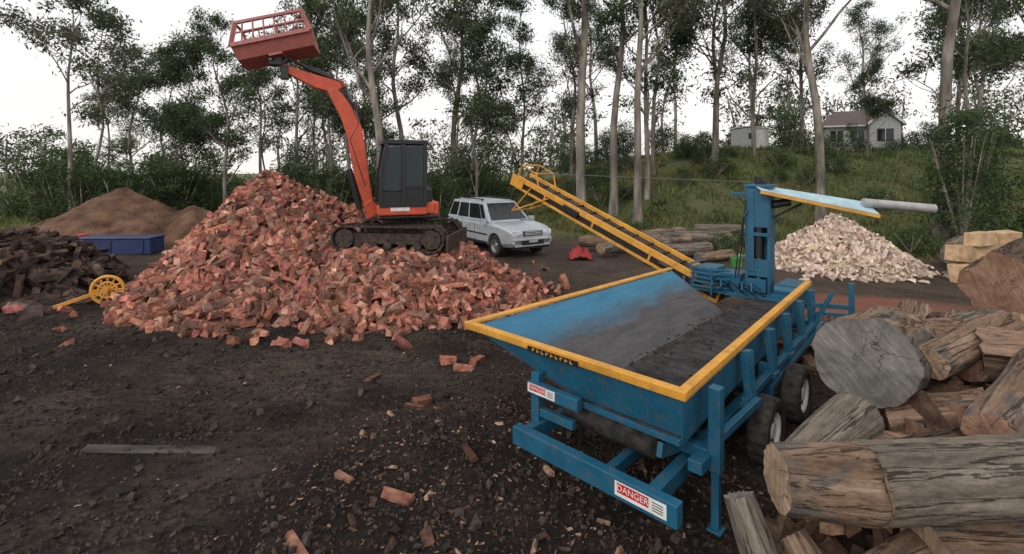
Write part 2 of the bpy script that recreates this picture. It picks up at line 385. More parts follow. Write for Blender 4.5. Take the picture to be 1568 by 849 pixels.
# ------------------------------------------------------------------ logs
def log(name,p1,p2,r1,r2,bark_,end,seed=0,rough=.06,flat=0):
    p1=V(p1);p2=V(p2);L=(p2-p1).length;mb=MB();N=64;S=max(8,int(L/.045));vs=[];fs=[]
    for i in range(S+1):
        t=i/S;r=r1+(r2-r1)*t
        if i in(0,S): r*=.985
        for k in range(N):
            a=2*math.pi*k/N;ca,sa=math.cos(a),math.sin(a)
            q=1+rough*2*noise.noise(V((ca*1.1,sa*1.1,t*L*1.0+seed*7)))+rough*.6*noise.noise(V((ca*3,sa*3,t*L*1.6+seed*3)))+.016*noise.noise(V((ca*14,sa*14,t*L*3+seed)))
            bs=noise.noise(V((ca*1.6+seed,sa*1.6,t*L*1.2)));q-=.035*sm(.05,.1,bs)
            q-=flat*max(0,ca-.6)
            vs.append((ca*r*q,sa*r*q,t*L+(.012*noise.noise(V((ca*5,sa*5,seed))) if i in(0,S) else 0)))
    for i in range(S):
        for k in range(N): fs.append((i*N+k,i*N+(k+1)%N,(i+1)*N+(k+1)%N,(i+1)*N+k))
    nb=len(fs);mats=[0]*nb
    o=len(vs);vs.append((0,0,-.004));vs.append((0,0,L+.004))
    for k in range(N): fs.append((o,(k+1)%N,k));fs.append((o+1,S*N+k,S*N+(k+1)%N));mats+=[1,1]
    mb.add(vs,fs,mats)
    me=mb.build(name,[bark_,end],mesh_only=True)
    me.polygons.foreach_set('use_smooth',[True]*nb+[False]*(len(fs)-nb))
    ob=place(name,me);ob.location=p1;ob.rotation_mode='QUATERNION';ob.rotation_quaternion=V((0,0,1)).rotation_difference((p2-p1).normalized())
    return ob
log('log',(3.18,4.4,1.27),(4.0,5.2,1.08),.42,.47,bark_brown,end_grey,1,.07,.25)
log('log',(1.72,3.18,1.0),(2.26,3.14,.99),.20,.235,bark_brown,end_pale,2,.10)
log('log',(2.265,3.14,1.0),(3.6,3.12,1.07),.245,.235,bark_grey,end_pale,3,.05)
log('log',(2.55,2.98,.58),(4.2,2.9,.62),.26,.25,bark_brown,end_pale,4)
log('log',(2.1,2.82,.62),(2.7,3.15,.52),.14,.16,bark_brown,end_red,5,.1)
log('log',(2.12,3.72,.72),(2.85,4.0,1.02),.15,.18,bark_grey,end_grey,6,.12)
log('log',(4.25,4.55,1.22),(5.6,4.65,1.2),.18,.2,bark_grey,end_red,7)
log('log',(7.7,7.7,1.15),(9.2,8.3,1.25),.55,.62,bark_dark,end_red,8,.14)
log('log',(3.35,3.4,1.14),(4.7,4.2,1.34),.17,.24,bark_brown,end_red,9,.12)
log('log',(3.6,3.95,.9),(4.7,3.9,1.0),.24,.24,bark_brown,end_red,10,.1)
log('log',(4.9,5.5,.75),(5.9,6.2,.8),.26,.28,bark_dark,end_red,11,.1)
log('log',(6.0,6.1,.85),(7.2,6.1,.95),.2,.22,bark_grey,end_red,12,.1)
log('log',(1.58,3.42,.74),(1.74,3.12,.1),.10,.13,bark_grey,end_grey,13,.14,.6)
log('log',(1.86,3.25,.58),(2.0,2.9,.28),.09,.11,bark_brown,end_pale,14,.12)
log('log',(4.1,4.9,.65),(4.6,5.6,.6),.28,.28,bark_dark,end_red,15,.1)
log('log',(6.5,7.0,.55),(7.3,7.6,.5),.28,.3,bark_dark,end_pale,16,.1)
log('log',(4.15,5.25,1.12),(5.4,5.5,1.2),.20,.24,bark_grey,end_red,17,.1)
log('log',(3.7,4.35,1.30),(4.9,4.9,1.42),.15,.2,bark_brown,end_pale,18,.1)
log('log',(5.2,5.3,1.05),(5.75,6.4,.95),.24,.26,bark_dark,end_red,40,.14)
log('log',(5.6,6.9,.5),(6.0,7.3,.95),.24,.22,bark_brown,end_grey,41,.12)
log('log',(2.75,3.75,.75),(3.3,3.6,.95),.13,.15,bark_dark,end_red,42,.12)
bl=[(3.4,17.6,5.4,18.2,.30),(4.4,19.2,6.8,18.6,.34),(5.2,16.8,7.0,17.4,.26),(2.6,18.4,3.6,17.6,.22),(6.6,19.8,8.6,19.2,.33),(4.8,20.2,7.4,21.0,.3),(3.0,16.6,3.8,17.2,.2),(6.0,15.9,7.3,16.2,.18),(5.2,18.1,6.2,18.9,.24),(13.2,14.6,14.8,16.2,.35),(14.2,13.2,16.2,13.8,.4),(16.0,16.0,18.2,17.0,.35),(8.4,22.5,10.5,22.0,.2)]
for i,(x,y,x2,y2,r) in enumerate(bl):
    z=r*.85+(0 if i%3 else .18);log('log',(x,y,z+terr(x,y)),(x2,y2,z+.05+terr(x2,y2)),r,r*.9,[bark_grey,bark_brown][i%2],[end_pale,end_grey][i%2],20+i,.08)
def hlog(x,y):
    d=math.hypot((x-4.3)/2.9,(y-4.3)/3.4)
    dm=((x-1.34)*.723-(y-3.85)*.691)
    return (min(.92*(1-d**2),.9*max(-1,(dm-.45)))*(1-.5*sm(5,7,y))+.12*nz(x,y,0,2)) if d<1 else -1
def lc():
    t=R.random();k=R.uniform(.5,1.2)
    if t<.5:return (.45*k,.41*k,.38*k)
    if t<.75:return (.7*k,.64*k,.58*k)
    return (k*.85,k*.78,k*.7)
palelog=M('mixed_split_wood',(.15,.085,.056),(.40,.275,.195),9,.9,usecol=True,bump=.9,bscale=30,src='World')
pilemesh('split_log_pile',hlog,(1.4,7.4,1.2,8),1100,(.38,.12,.11),[palelog],lc,(.10,.08,.07),layers=(0,.05),stray=60,strayf=lambda:(R.uniform(4.5,7.5),R.uniform(5.6,8.5)),bkc=(.32,.3,.29),sv=(.4,1.4),bil=True)
def splitlog(c,d,e,seed,mat=None):
    mb=MB();L,Rr,ang=d;S=16;K=9;vs=[];fs=[]
    ring=[(0.0,0.0)]
    for k in range(3): q=.25+.25*k;ring.append((math.cos(-ang/2)*Rr*q,math.sin(-ang/2)*Rr*q))
    k0=len(ring)
    for k in range(K+1):
        a=-ang/2+ang*k/K;ring.append((math.cos(a)*Rr,math.sin(a)*Rr))
    for k in range(3): q=.75-.25*k;ring.append((math.cos(ang/2)*Rr*q,math.sin(ang/2)*Rr*q))
    P=len(ring)
    for i in range(S+1):
        t=i/S
        for (x,y) in ring:
            nq=.06*noise.noise(V((x*6+seed,y*6,t*L*2)))+.02*noise.noise(V((x*20,y*20+seed,t*L*6)))
            vs.append((x-Rr*.5+nq,y+.06*noise.noise(V((x*5,y*5+seed*2,t*L*2))),(t-.5)*L+(.05*noise.noise(V((x*9,y*9,seed))) if i in(0,S) else 0)))
    for i in range(S):
        for k in range(P): fs.append((i*P+k,i*P+(k+1)%P,(i+1)*P+(k+1)%P,(i+1)*P+k))
    mt=[(1 if k0<=k<k0+K else 0) for i in range(S) for k in range(P)]
    fs+=[tuple(range(P-1,-1,-1)),tuple(range(S*P,S*P+P))];mt+=[0,0]
    mb.add(vs,fs,mt);mb.build('split_log',[mat or splitm,bark_dark],loc=c,rot=e)
sl=[((4.4,5.1,1.22),(.55,.3,1.6),(1.5,-.3,1.4)),((3.6,4.1,.9),(.75,.36,1.4),(1.2,.5,.9)),((4.6,4.15,1.38),(.9,.38,1.2),(1.5,.25,.9)),((4.9,5.4,1.15),(.6,.33,1.5),(1.3,.1,2.2)),((5.5,6.1,.95),(.6,.3,1.5),(1.6,.3,.1)),((2.95,3.8,.8),(.6,.28,1.4),(1.7,.4,1.2)),((5.0,5.8,.85),(.6,.3,1.3),(1.4,.5,2.6)),((3.1,4.0,.62),(.55,.28,1.5),(1.5,1.0,.4)),((2.5,3.6,.62),(.5,.22,1.5),(1.4,.2,1.9)),((5.9,6.8,.6),(.55,.3,1.5),(1.5,.2,.6)),((5.3,5.0,1.2),(.7,.3,1.5),(.9,.6,1.7))]
for i,(c,d,e) in enumerate(sl): splitlog(c,d,e,i*3.3)
mb=MB()
for c,d,e in[((12.1,13.0,.25),(.5,.5,.5),.2),((12.7,13.1,.28),(.6,.5,.55),-.3),((13.3,13.4,.3),(.7,.5,.5),.5),((12.3,13.3,.75),(.8,.4,.42),.1),((13.1,13.4,.8),(.7,.45,.45),-.2),((12.7,13.3,1.15),(.75,.4,.35),.35),((13.5,13.5,1.15),(.6,.4,.4),.1),((12.35,12.75,.4),(.22,.25,.85),.2)]:
    chunk(mb,c,*d,Euler((R.uniform(-.1,.1),R.uniform(-.1,.1),e)).to_matrix(),(.9,.82,.7),wedge=.93)
mb.build('timber_block_stack',[blockwood],bevel=.015)

# ------------------------------------------------------------------ debris
mb=MB()
for i in range(8500):
    y=2.4+ (R.random()**1.5)*13;x=R.uniform(-1.1,1.1)*y
    if R.random()<.45: y=R.uniform(2.4,6.5);x=R.uniform(-2.0,2.4)
    if x<-2.5 and R.random()<.45: continue
    s=R.choice((.015,.02,.025,.03,.045)) if R.random()<.975 else R.uniform(.06,.13);t=R.random()
    col=(.25,.22,.2) if t<.52 else ((.5,.45,.42) if t<.78 else (1.3,1.25,1.2))
    k=R.uniform(.6,1.2);col=tuple(c*k for c in col)
    chunk(mb,(x,y,terr(x,y)+s*.12),s,s*R.uniform(.2,.6),s*R.uniform(.12,.3),rrot(.35),col,jit=.25)
mb.build('wood_chip_debris',[palelog])
mb=MB()
for i in range(17000):
    y=2.2+(R.random()**1.3)*8;x=R.uniform(-1.1,1.1)*y
    if nz(x,y,3,.9)<-.25 and R.random()<.8: continue
    s=R.uniform(.012,.035) if R.random()<.93 else R.uniform(.035,.075);k=R.uniform(.5,1.6)
    chunk(mb,(x,y,terr(x,y)+s*.15),s*1.3,s,s*.75,rrot(),(k*.048,k*.037,k*.031),wedge=.6,endcol=(k*.04,k*.03,k*.026),jit=.3)
clod=M('soil_clod',(.7,.7,.7),(1.3,1.3,1.3),30,.95,usecol=True,src='World')
mb.build('soil_clods',[clod])
mb=MB()
for (x,y,L,W,H,rz,c) in[(-1.05,4.5,.3,.13,.07,-.35,(.85,.75,.7)),(-1.62,4.75,.22,.09,.06,-.5,(.7,.7,.68)),(-1.72,3.9,.32,.1,.06,-.8,(.9,.85,.8)),(-1.0,7.6,.22,.14,.12,.3,(1.1,.8,.75)),(-.72,7.4,.3,.13,.12,0,(1.2,1.0,.95)),(-.55,7.75,.26,.15,.1,1,(.8,.6,.55)),(-1.18,6.45,.22,.14,.12,.5,(.5,.42,.38)),(-1.25,6.35,.3,.08,.05,-.3,(.45,.4,.38)),(-.7,4.0,.18,.08,.03,1.9,(.5,.48,.45)),(.1,3.55,.16,.08,.04,.7,(.5,.48,.45)),(-8.1,11,.3,.14,.14,.2,(1,.8,.7)),(.65,3.1,.2,.07,.03,.4,(.7,.65,.6)),(1.15,3.25,.4,.07,.03,-.8,(.5,.45,.4)),(-.45,5.2,.3,.1,.06,2,(.36,.34,.32)),(-2.0,7.0,.25,.1,.06,1.2,(.4,.36,.35)),(.6,3.5,.25,.1,.05,1.1,(.4,.36,.34))]:
    chunk(mb,(x,y,terr(x,y)+H*.3),L,W,H,Euler((.15,.05,rz)).to_matrix(),c,wedge=R.uniform(.35,.85),jit=.22)
mb.build('scattered_firewood',[woodm],bevel=.004)
mb=MB();mb.box((0,0,0),(1.45,.14,.02));mb.build('half_buried_plank',[M('weathered_plank',(.03,.025,.022),(.095,.082,.072),6,.95,stretch=(.2,1,1),bump=.4)],loc=(-3.85,5.22,terr(-3.85,5.22)+.010),rot=(.02,.01,.0),bevel=.01)

# ------------------------------------------------------------------ wheel
def wheel(name,parent,loc,r,w,rimm,rimr=.58,rz=0,flip=1):
    N=40;mb=MB()
    prof=[(-w*.42,r*rimr),(-w*.5,r*.75),(-w*.48,r*.93),(-w*.38,r),(w*.38,r),(w*.48,r*.93),(w*.5,r*.75),(w*.42,r*rimr),(w*.2,r*rimr*.98),(-w*.2,r*rimr*.98)]
    vs=[];fs=[];P=len(prof)
    for k in range(N):
        a=2*math.pi*k/N
        for i,(y,rr) in enumerate(prof):
            if i in(3,4) and k%2: rr*=.975
            vs.append((rr*math.cos(a),y,rr*math.sin(a)))
    for k in range(N):
        for i in range(P): fs.append((k*P+i,((k+1)%N)*P+i,((k+1)%N)*P+(i+1)%P,k*P+(i+1)%P))
    mb.add(vs,fs,0)
    for sgn in(-1,1):
        pr=[(w*.40,r*rimr),(w*.36,r*rimr*.88),(w*.18,r*rimr*.75),(w*.24,r*rimr*.4),(w*.34,r*rimr*.32),(w*.34,0.001)]
        vs=[];fs=[];P=len(pr)
        for k in range(N):
            a=2*math.pi*k/N
            for y,rr in pr: vs.append((rr*math.cos(a),y*sgn,rr*math.sin(a)))
        for k in range(N):
            for i in range(P-1): fs.append((k*P+i,k*P+i+1,((k+1)%N)*P+i+1,((k+1)%N)*P+i))
        mb.add(vs,fs,1)
        for k in range(5):
            a=2*math.pi*k/5;mb.tube([(r*rimr*.55*math.cos(a),sgn*w*.2,r*rimr*.55*math.sin(a)),(r*rimr*.55*math.cos(a),sgn*w*.262,r*rimr*.55*math.sin(a))],r*.075,10,2)
    return mb.build(name,[rubber,rimm,black],parent,loc=loc,rot=(0,0,rz))

# ------------------------------------------------------------------ firewood processor
FP=empty('firewood_processor',(1.34,3.85,0),math.radians(46.3))
m,n,l,b=nt('worn_blue_hopper')
tc=n.new('ShaderNodeTexCoord');sx=n.new('ShaderNodeSeparateXYZ');l.new(tc.outputs['Object'],sx.inputs[0])
ma=n.new('ShaderNodeMapRange');l.new(sx.outputs[2],ma.inputs[0]);ma.inputs[1].default_value=1.19;ma.inputs[2].default_value=.98
mx=n.new('ShaderNodeMapRange');l.new(sx.outputs[0],mx.inputs[0]);mx.inputs[1].default_value=0;mx.inputs[2].default_value=4;mx.inputs[3].default_value=-.05;mx.inputs[4].default_value=.15
ad=n.new('ShaderNodeMath');l.new(ma.outputs[0],ad.inputs[0]);l.new(mx.outputs[0],ad.inputs[1])
ns=n.new('ShaderNodeMath');ns.operation='MULTIPLY_ADD';l.new(tex(n,l,2.2,8,(.6,1.2,1),'Object',.65),ns.inputs[0]);ns.inputs[1].default_value=1.1;ns.inputs[2].default_value=-.55
a2=n.new('ShaderNodeMath');l.new(ad.outputs[0],a2.inputs[0]);l.new(ns.outputs[0],a2.inputs[1])
wear=ramp(n,l,a2.outputs[0],[(.2,0.0),(.8,1.0)])
bl_=ramp(n,l,tex(n,l,3,8,(.5,2,1),'Object',.7),[(.3,(.014,.115,.21)),(.7,(.035,.19,.31))])
dk=ramp(n,l,tex(n,l,5,8,(.5,2,1),'Object',.7),[(.3,(.026,.025,.028)),(.7,(.088,.080,.082))])
sc=ramp(n,l,tex(n,l,16,8,(.4,3,3),'Object',.8),[(.58,0.0),(.75,.5)])
oo=mixc(n,l,mixc(n,l,bl_,dk,wear),(.13,.115,.11),sc)
l.new(oo,b.inputs['Base Color']);b.inputs['Roughness'].default_value=.5
hopm=m
mb=MB()
mb.poly([(0.02,2.47,1.24),(4.48,2.24,1.24),(3.88,1.12,.86),(.06,1.10,.86)],.012,0,n=(0,-.27,-.96))
mb.build('hopper_slope',[hopm],FP)
floorm=M('dusty_floor_steel',(.013,.0128,.014),(.058,.053,.053),4,.8,0,bump=.5,bscale=22)
mb=MB();mb.poly([(.06,1.10,.857),(5.3,1.12,.857),(5.3,.30,.857),(.06,.06,.857)],.012,0,n=(0,0,-1))
for k in range(0,26): mb.box((.25+k*.19,.62,.858),(.03,.72,.008))
mb.build('hopper_floor',[floorm],FP)
mb=MB()
for i in range(420):
    x=R.uniform(.1,5.0);y=R.uniform(.12,1.05) if R.random()<.5 else R.gauss(1.08,.05);y=max(.15,min(1.2,y));s=R.uniform(.01,.045);k=R.uniform(.08,.4)
    chunk(mb,(x,y,.864+max(0,(y-1.1))*.34),s,s*.5,s*.25,rrot(.3),(k,k*.9,k*.85),jit=.2)
mb.build('bark_crumbs',[palelog],FP)
mb=MB()
mb.poly([(-.005,2.49,1.235),(-.005,0.0,1.235),(.10,.02,.84),(.10,1.16,.84)],.012,0,n=(1,0,0))
mb.poly([(.01,0.012,1.235),(5.03,.27,1.235),(5.03,.30,.80),(.08,.03,.80)],.012,0,n=(.05,1,0))
mb.beam((.06,.04,.825),(.06,1.15,.825),.06,.05);mb.beam((.1,1.2,.83),(3.9,1.2,.83),.06,.05)
for u in(.9,1.9,2.9,3.8): mb.beam((u,1.25,.80),(u,2.3,1.17),.05,.07)
mb.build('hopper_walls',[blue],FP,bevel=.004)
mb=MB()
mb.poly([(-.045,2.57,1.25),(-.045,-.045,1.25),(.04,.04,1.25),(.04,2.47,1.25)],.03,0,n=(0,0,1))
mb.poly([(-.045,-.045,1.2505),(5.08,.215,1.2505),(5.08,.295,1.2505),(.04,.04,1.2505)],.03,0,n=(0,0,1))
mb.poly([(-.045,2.57,1.2505),(.04,2.47,1.2505),(4.52,2.24,1.2505),(4.57,2.325,1.2505)],.03,0,n=(0,0,1))
mb.poly([(-.045,2.565,1.25),(-.045,-.04,1.25),(-.038,-.035,1.205),(-.038,2.55,1.205)],.01,0,n=(1,0,0))
mb.poly([(-.045,-.047,1.25),(5.08,.213,1.25),(5.08,.22,1.205),(-.035,-.04,1.205)],.01,0,n=(0,1,0))
mb.build('hopper_rim',[yel],FP,bevel=.006)
mb=MB();mb.box((-.051,1.28,1.225),(.006,.62,.05));mb.build('rim_label',[black],FP)
mb=MB()
for k in range(9):
    mb.box((-.0555,1.52-k*.058,1.225),(.003,.010,.03));mb.box((-.0555,1.505-k*.058,1.235-.01*(k%3)),(.003,.022,.008))
mb.build('rim_label_letters',[yel],FP)
mb=MB()
mb.beam((-.26,-.10,.47),(-.26,1.55,.47),.10,.17)
mb.beam((-.2,1.46,.47),(2.2,1.30,.47),.09,.13)
mb.beam((-.2,.14,.47),(5.6,.25,.47),.10,.14)
mb.beam((-.2,.62,.40),(5.6,.7,.40),.08,.10)
mb.beam((0.0,1.50,.42),(0.0,1.50,1.0),.10,.09)
mb.beam((-.05,1.56,.86),(-.05,.95,.86),.08,.11)
mb.beam((.0,1.45,.62),(.0,1.05,.62),.06,.08)
mb.beam((.45,1.42,.5),(.45,1.42,.98),.08,.08)
mb.beam((.42,-.10,.50),(.42,-.10,1.2),.10,.10)
mb.beam((.42,-.10,0.02),(.42,-.10,.62),.065,.065)
mb.box((.42,-.10,.012),(.12,.12,.02))
mb.beam((.42,-.05,.62),(.42,.5,.62),.09,.10);mb.beam((.05,.22,.70),(.5,.22,.58),.05,.12)
mb.beam((.18,-.02,.60),(.62,-.02,.60),.12,.10)
mb.beam((.42,-.12,.78),(1.5,-.10,.72),.06,.07)
for u,z in((1.47,.66),(2.36,.7),(3.14,.7),(3.95,.7),(4.75,.5)):
    v=-.06+.05*u
    mb.poly([(u-.05,v-.09,z),(u+.06,v-.09,z),(u+.06,v-.06,1.2),(u-.05,v-.02,1.2)],.07,0,n=(0,1,0))
    mb.box((u,v-.03,z),(.16,.14,.06))
mb.beam((1.4,.0,.71),(5.0,.12,.71),.07,.07);mb.beam((2.3,.02,.56),(5.4,.14,.56),.06,.07)
mb.beam((2.35,.0,.5),(2.35,.7,.5),.1,.1);mb.beam((2.35,.1,.5),(2.35,.1,.8),.1,.08)
for u in(1.0,3.6,5.5): mb.beam((u,.1,.42),(u,1.4,.42),.09,.09)
mb.beam((5.55,.0,.45),(5.55,1.5,.45),.10,.16)
mb.beam((5.6,.2,.02),(5.6,.2,.5),.09,.09);mb.beam((5.6,1.4,.02),(5.6,1.4,.5),.09,.09)
mb.beam((4.75,.18,.98),(4.98,-.32,.98),.05,.07);mb.beam((4.75,.18,.86),(4.98,-.32,.86),.05,.05)
mb.beam((4.98,-.32,.72),(4.98,-.32,1.34),.07,.07);mb.beam((4.7,.1,.7),(4.85,-.1,1.18),.05,.05)
mb.build('frame',[blue],FP,bevel=.006)
mb=MB();mb.tube([(1.75,.2,.34),(1.75,1.5,.34)],.05,10);mb.tube([(2.9,.2,.34),(2.9,1.5,.34)],.05,10);mb.beam((1.6,.25,.4),(3.1,.3,.4),.06,.1)
mb.build('axle',[black],FP)
for u in(1.75,2.9):
    wheel('wheel',FP,(u,-.10,.335),.335,.21,whitep,.58);wheel('wheel',FP,(u,1.62,.335),.335,.21,whitep,.58)
mb=MB();mb.tube([(.3,.30,.66),(.3,.34,.66),(.3,1.28,.66),(.3,1.32,.66)],[.13,.18,.18,.13],28);mb.tube([(.3,.2,.66),(.3,1.40,.66)],.04,12)
mb.build('conveyor_roller',[rubber],FP,bevel=.004)
def danger(loc,rot,w):
    mb=MB();mb.box((0,0,0),(w,.002,w*.26),0);mb.box((-w*.14,-.0022,w*.02),(w*.62,.002,w*.17),1);mb.build('danger_label',[whitep,redp],FP,loc=loc,rot=rot)
    cu=bpy.data.curves.new('danger_text','FONT');cu.body='DANGER';cu.size=w*.155;cu.extrude=.0006;cu.align_x='CENTER';cu.align_y='CENTER'
    t=bpy.data.objects.new('danger_text',cu);scene.collection.objects.link(t);t.parent=FP
    Rm=Euler(rot).to_matrix();t.location=V(loc)+Rm@V((-w*.14,-.0045,w*.02));t.rotation_euler=(Rm@Euler((math.pi/2,0,0)).to_matrix()).to_euler();cu.materials.append(whitep)
    mb=MB()
    for k in range(4):mb.box((w*.34,-.0022,w*(.07-.045*k)),(w*.2,.002,w*.014))
    mb.build('danger_fine_print',[black],FP,loc=loc,rot=rot)
danger((-.3125,.20,.475),(0,0,-math.pi/2),.44)
danger((-.0925,1.38,.865),(0,0,-math.pi/2),.34)
mb=MB()
mb.beam((5.5,1.28,.45),(5.5,1.28,2.72),.26,.05,up=(0,1,0));mb.beam((5.5,.92,.45),(5.5,.92,2.72),.26,.05,up=(0,1,0))
mb.box((5.62,1.10,1.6),(.04,.34,2.2));mb.box((5.5,1.10,2.74),(.30,.44,.05));mb.box((5.375,1.10,2.36),(.03,.36,.68));mb.box((5.375,1.10,1.32),(.03,.36,.30));mb.box((5.37,1.1,1.9),(.04,.36,.06))
mb.box((5.36,1.2,1.95),(.03,.10,1.4))
for z in(1.05,1.45,1.9,2.25): mb.box((5.5,1.325,z),(.2,.06,.05))
mb.box((5.45,1.10,1.02),(.3,.30,.22));mb.box((5.5,1.46,2.58),(.1,.26,.07))
mb.box((5.5,1.1,.86),(.9,.9,.06));mb.poly([(5.15,1.55,.75),(5.9,1.55,.75),(5.9,1.75,1.15),(5.15,1.75,1.15)],.02,0)
mb.box((5.5,.58,1.0),(.6,.34,.26));mb.box((5.55,1.52,1.02),(.5,.3,.3))
mb.build('splitter_tower',[blue],FP,bevel=.006)
mb=MB();mb.tube([(5.45,1.1,1.5),(5.45,1.1,2.5)],.075,16);mb.tube([(5.45,1.1,1.1),(5.45,1.1,1.6)],.045,14,1);mb.tube([(5.5,1.12,2.76),(5.5,1.12,2.90)],.06,12);mb.tube([(5.4,1.0,2.76),(5.4,1.0,2.84)],.04,12)
mb.tube([(5.42,1.2,2.5),(5.3,1.3,2.2),(5.36,1.36,1.7),(5.3,1.4,1.1)],.014,6);mb.tube([(5.36,1.28,2.5),(5.28,1.35,1.9),(5.3,1.45,1.1)],.012,6)
mb.build('hydraulic_ram',[black,steel],FP,bevel=.003)
mb=MB()
for z in(.92,1.0,1.08,1.16,1.24):
    mb.tube([(5.2,1.5,z),(5.0,1.75,z),(5.05,2.1,z),(5.4,2.3,z),(5.9,2.25,z)],.02,6)
for p in((5.0,1.75),(5.05,2.1),(5.4,2.3)): mb.beam((*p,.8),(*p,1.26),.03,.03)
mb.box((5.45,1.9,.86),(.8,.7,.03));mb.box((5.5,1.95,1.08),(.5,.35,.3))
mb.build('guard_basket',[blue],FP)
mb=MB();mb.tube([(5.25,.38,1.02),(5.25,.78,1.02)],.10,16);mb.box((5.3,.55,.93),(.4,.5,.08));
for y in(1.0,1.15,1.5,1.65): mb.tube([(5.0,y,.9),(4.9,y+.05,1.0),(5.05,y+.1,1.1),(5.2,y,1.0)],.016,6)
mb.build('hydraulic_valves',[blue],FP,bevel=.004)
mb=MB()
for i in range(5):
    y0=.9+i*.17;mb.tube([(5.1,y0,.90),(4.95,y0+.1,1.0+.03*i),(5.1,y0+.25,1.05),(5.3,y0+.3,.95)],.013,6)
mb.build('hydraulic_hoses',[black],FP)
s=V((5.50,1.22,2.76));e=V((6.50,-.28,2.46));dr=(e-s).normalized();sd=dr.cross(V((0,0,1))).normalized();dn=V((0,0,-.17))
mb=MB();mb.poly([s,e,e+sd*.42+dn,s+sd*.42+dn*.5],.012,0,n=(0,0,1))
mb.build('outfeed_sheet',[lblue],FP)
mb=MB();mb.beam(s+sd*.43+dn*.5+V((0,0,-.03)),e+sd*.43+dn+V((0,0,-.03)),.03,.05);mb.beam(s+V((0,0,-.04)),e+V((0,0,-.04)),.03,.05);mb.beam(s.lerp(e,.5)+V((0,0,-.04)),s.lerp(e,.5)+sd*.4+dn*.8+V((0,0,-.04)),.03,.04)
mb.build('outfeed_rails',[yel],FP)
mb=MB();pe=e+sd*.22+dn*.5;e2=pe+dr*.92+V((0,0,.16));mb.tube([pe-dr*.15+V((0,0,.07)),e2],[.075,.07],20);mb.build('outfeed_pipe',[plain('galvanised_pipe',(.38,.38,.37),.5,.2)],FP,smooth=False)
mb=MB();mb.tube([(5.5,.88,2.2),s.lerp(e,.4)+sd*.2+V((0,0,-.2))],.02,8);mb.tube([(5.5,.9,2.42),s.lerp(e,.30)+sd*.2+V((0,0,-.2))],.07,12);mb.build('outfeed_brace',[black],FP)
# ---- elevator conveyor
CV=empty('conveyor_elevator',(1.34,3.85,0),math.radians(46.3))
lo=V((5.65,1.75,.74));hi=V((5.65,6.78,2.74));dd=(hi-lo).normalized();X=V((1,0,0));up=X.cross(dd)
up=up if up.z>0 else -up
mb=MB()
for sgn in(-1,1):
    mb.beam(lo+X*.30*sgn+up*.09,hi+X*.30*sgn+up*.09,.045,.13,0,up=up);mb.beam(lo+X*.30*sgn-up*.14,hi+X*.30*sgn-up*.14,.04,.06,0,up=up)
for k in range(12):
    p=lo.lerp(hi,k/11.0)
    mb.beam(p-X*.30-up*.14,p+X*.30-up*.14,.04,.05,0,up=dd)
    if k%3==0:
        for sgn in(-1,1): mb.beam(p+X*.30*sgn-up*.16,p+X*.30*sgn+up*.1,.035,.05,0,up=dd)
for sgn in(-1,1): mb.beam(hi-dd*.25+X*.335*sgn,hi+dd*.18+X*.335*sgn,.02,.30,0,up=up)
mb.build('conveyor_rails',[yel],CV,bevel=.005)
mb=MB();mb.beam(lo+up*.055,hi+up*.055,.55,.02,0,up=up);mb.beam(lo-up*.09,hi-up*.09,.55,.015,0,up=up)
for k in range(14):
    p=lo.lerp(hi,(k+.5)/14)+up*.08;mb.beam(p-X*.25,p+X*.25,.03,.035,0,up=up)
mb.tube([hi-X*.28,hi+X*.28],.09,20);mb.tube([lo-X*.28,lo+X*.28],.09,20)
mb.build('belt',[M('dusty_belt',(.02,.017,.016),(.08,.065,.055),6,.9,bump=.3)],CV)
mb=MB()
for sgn in(-1,1):mb.beam(lo+X*.29*sgn-up*.04,hi+X*.29*sgn-up*.04,.01,.14,0,up=up)
mb.build('side_plates',[black],CV)
mb=MB()
def tb(*p): mb.tube([V(q) for q in p],.02,6)
for sgn in(-1,1):
    a=hi+X*.33*sgn
    tb(a+up*.1,a+up*.45-dd*.05,a+up*.42-dd*.55,a-dd*.75+up*.1)
    tb(a-dd*.5,a+V((0,.15,-.75)));tb(a-dd*1.1,a+V((0,.15,-.75)))
tb(hi+X*.33+up*.45-dd*.05,hi-X*.33+up*.45-dd*.05);tb(hi+X*.33+up*.42-dd*.55,hi-X*.33+up*.42-dd*.55)
tb(hi-X*.33+V((0,.15,-.75)),hi+X*.33+V((0,.15,-.75)))
mb.build('head_guard',[yel],CV)
mb=MB();mb.tube([hi+up*.42-dd*.55,V((5.5,1.2,2.8))],.008,5);mb.beam(lo+dd*.7-X*.3,(5.35,2.35,.0),.05,.05);mb.beam(lo+dd*.7+X*.3,(5.95,2.35,.0),.05,.05)
mb.build('stay_cable',[steel],CV)
mb=MB();p=lo.lerp(hi,.62);mb.beam(p-X*.35+up*.02,p-X*.35+dd*.45+up*.02,.06,.14,up=up);p=lo.lerp(hi,.2);mb.tube([p-X*.36-dd*.1,p-X*.36+dd*.15],.05,10);mb.build('drive_cover',[black],CV,bevel=.01)

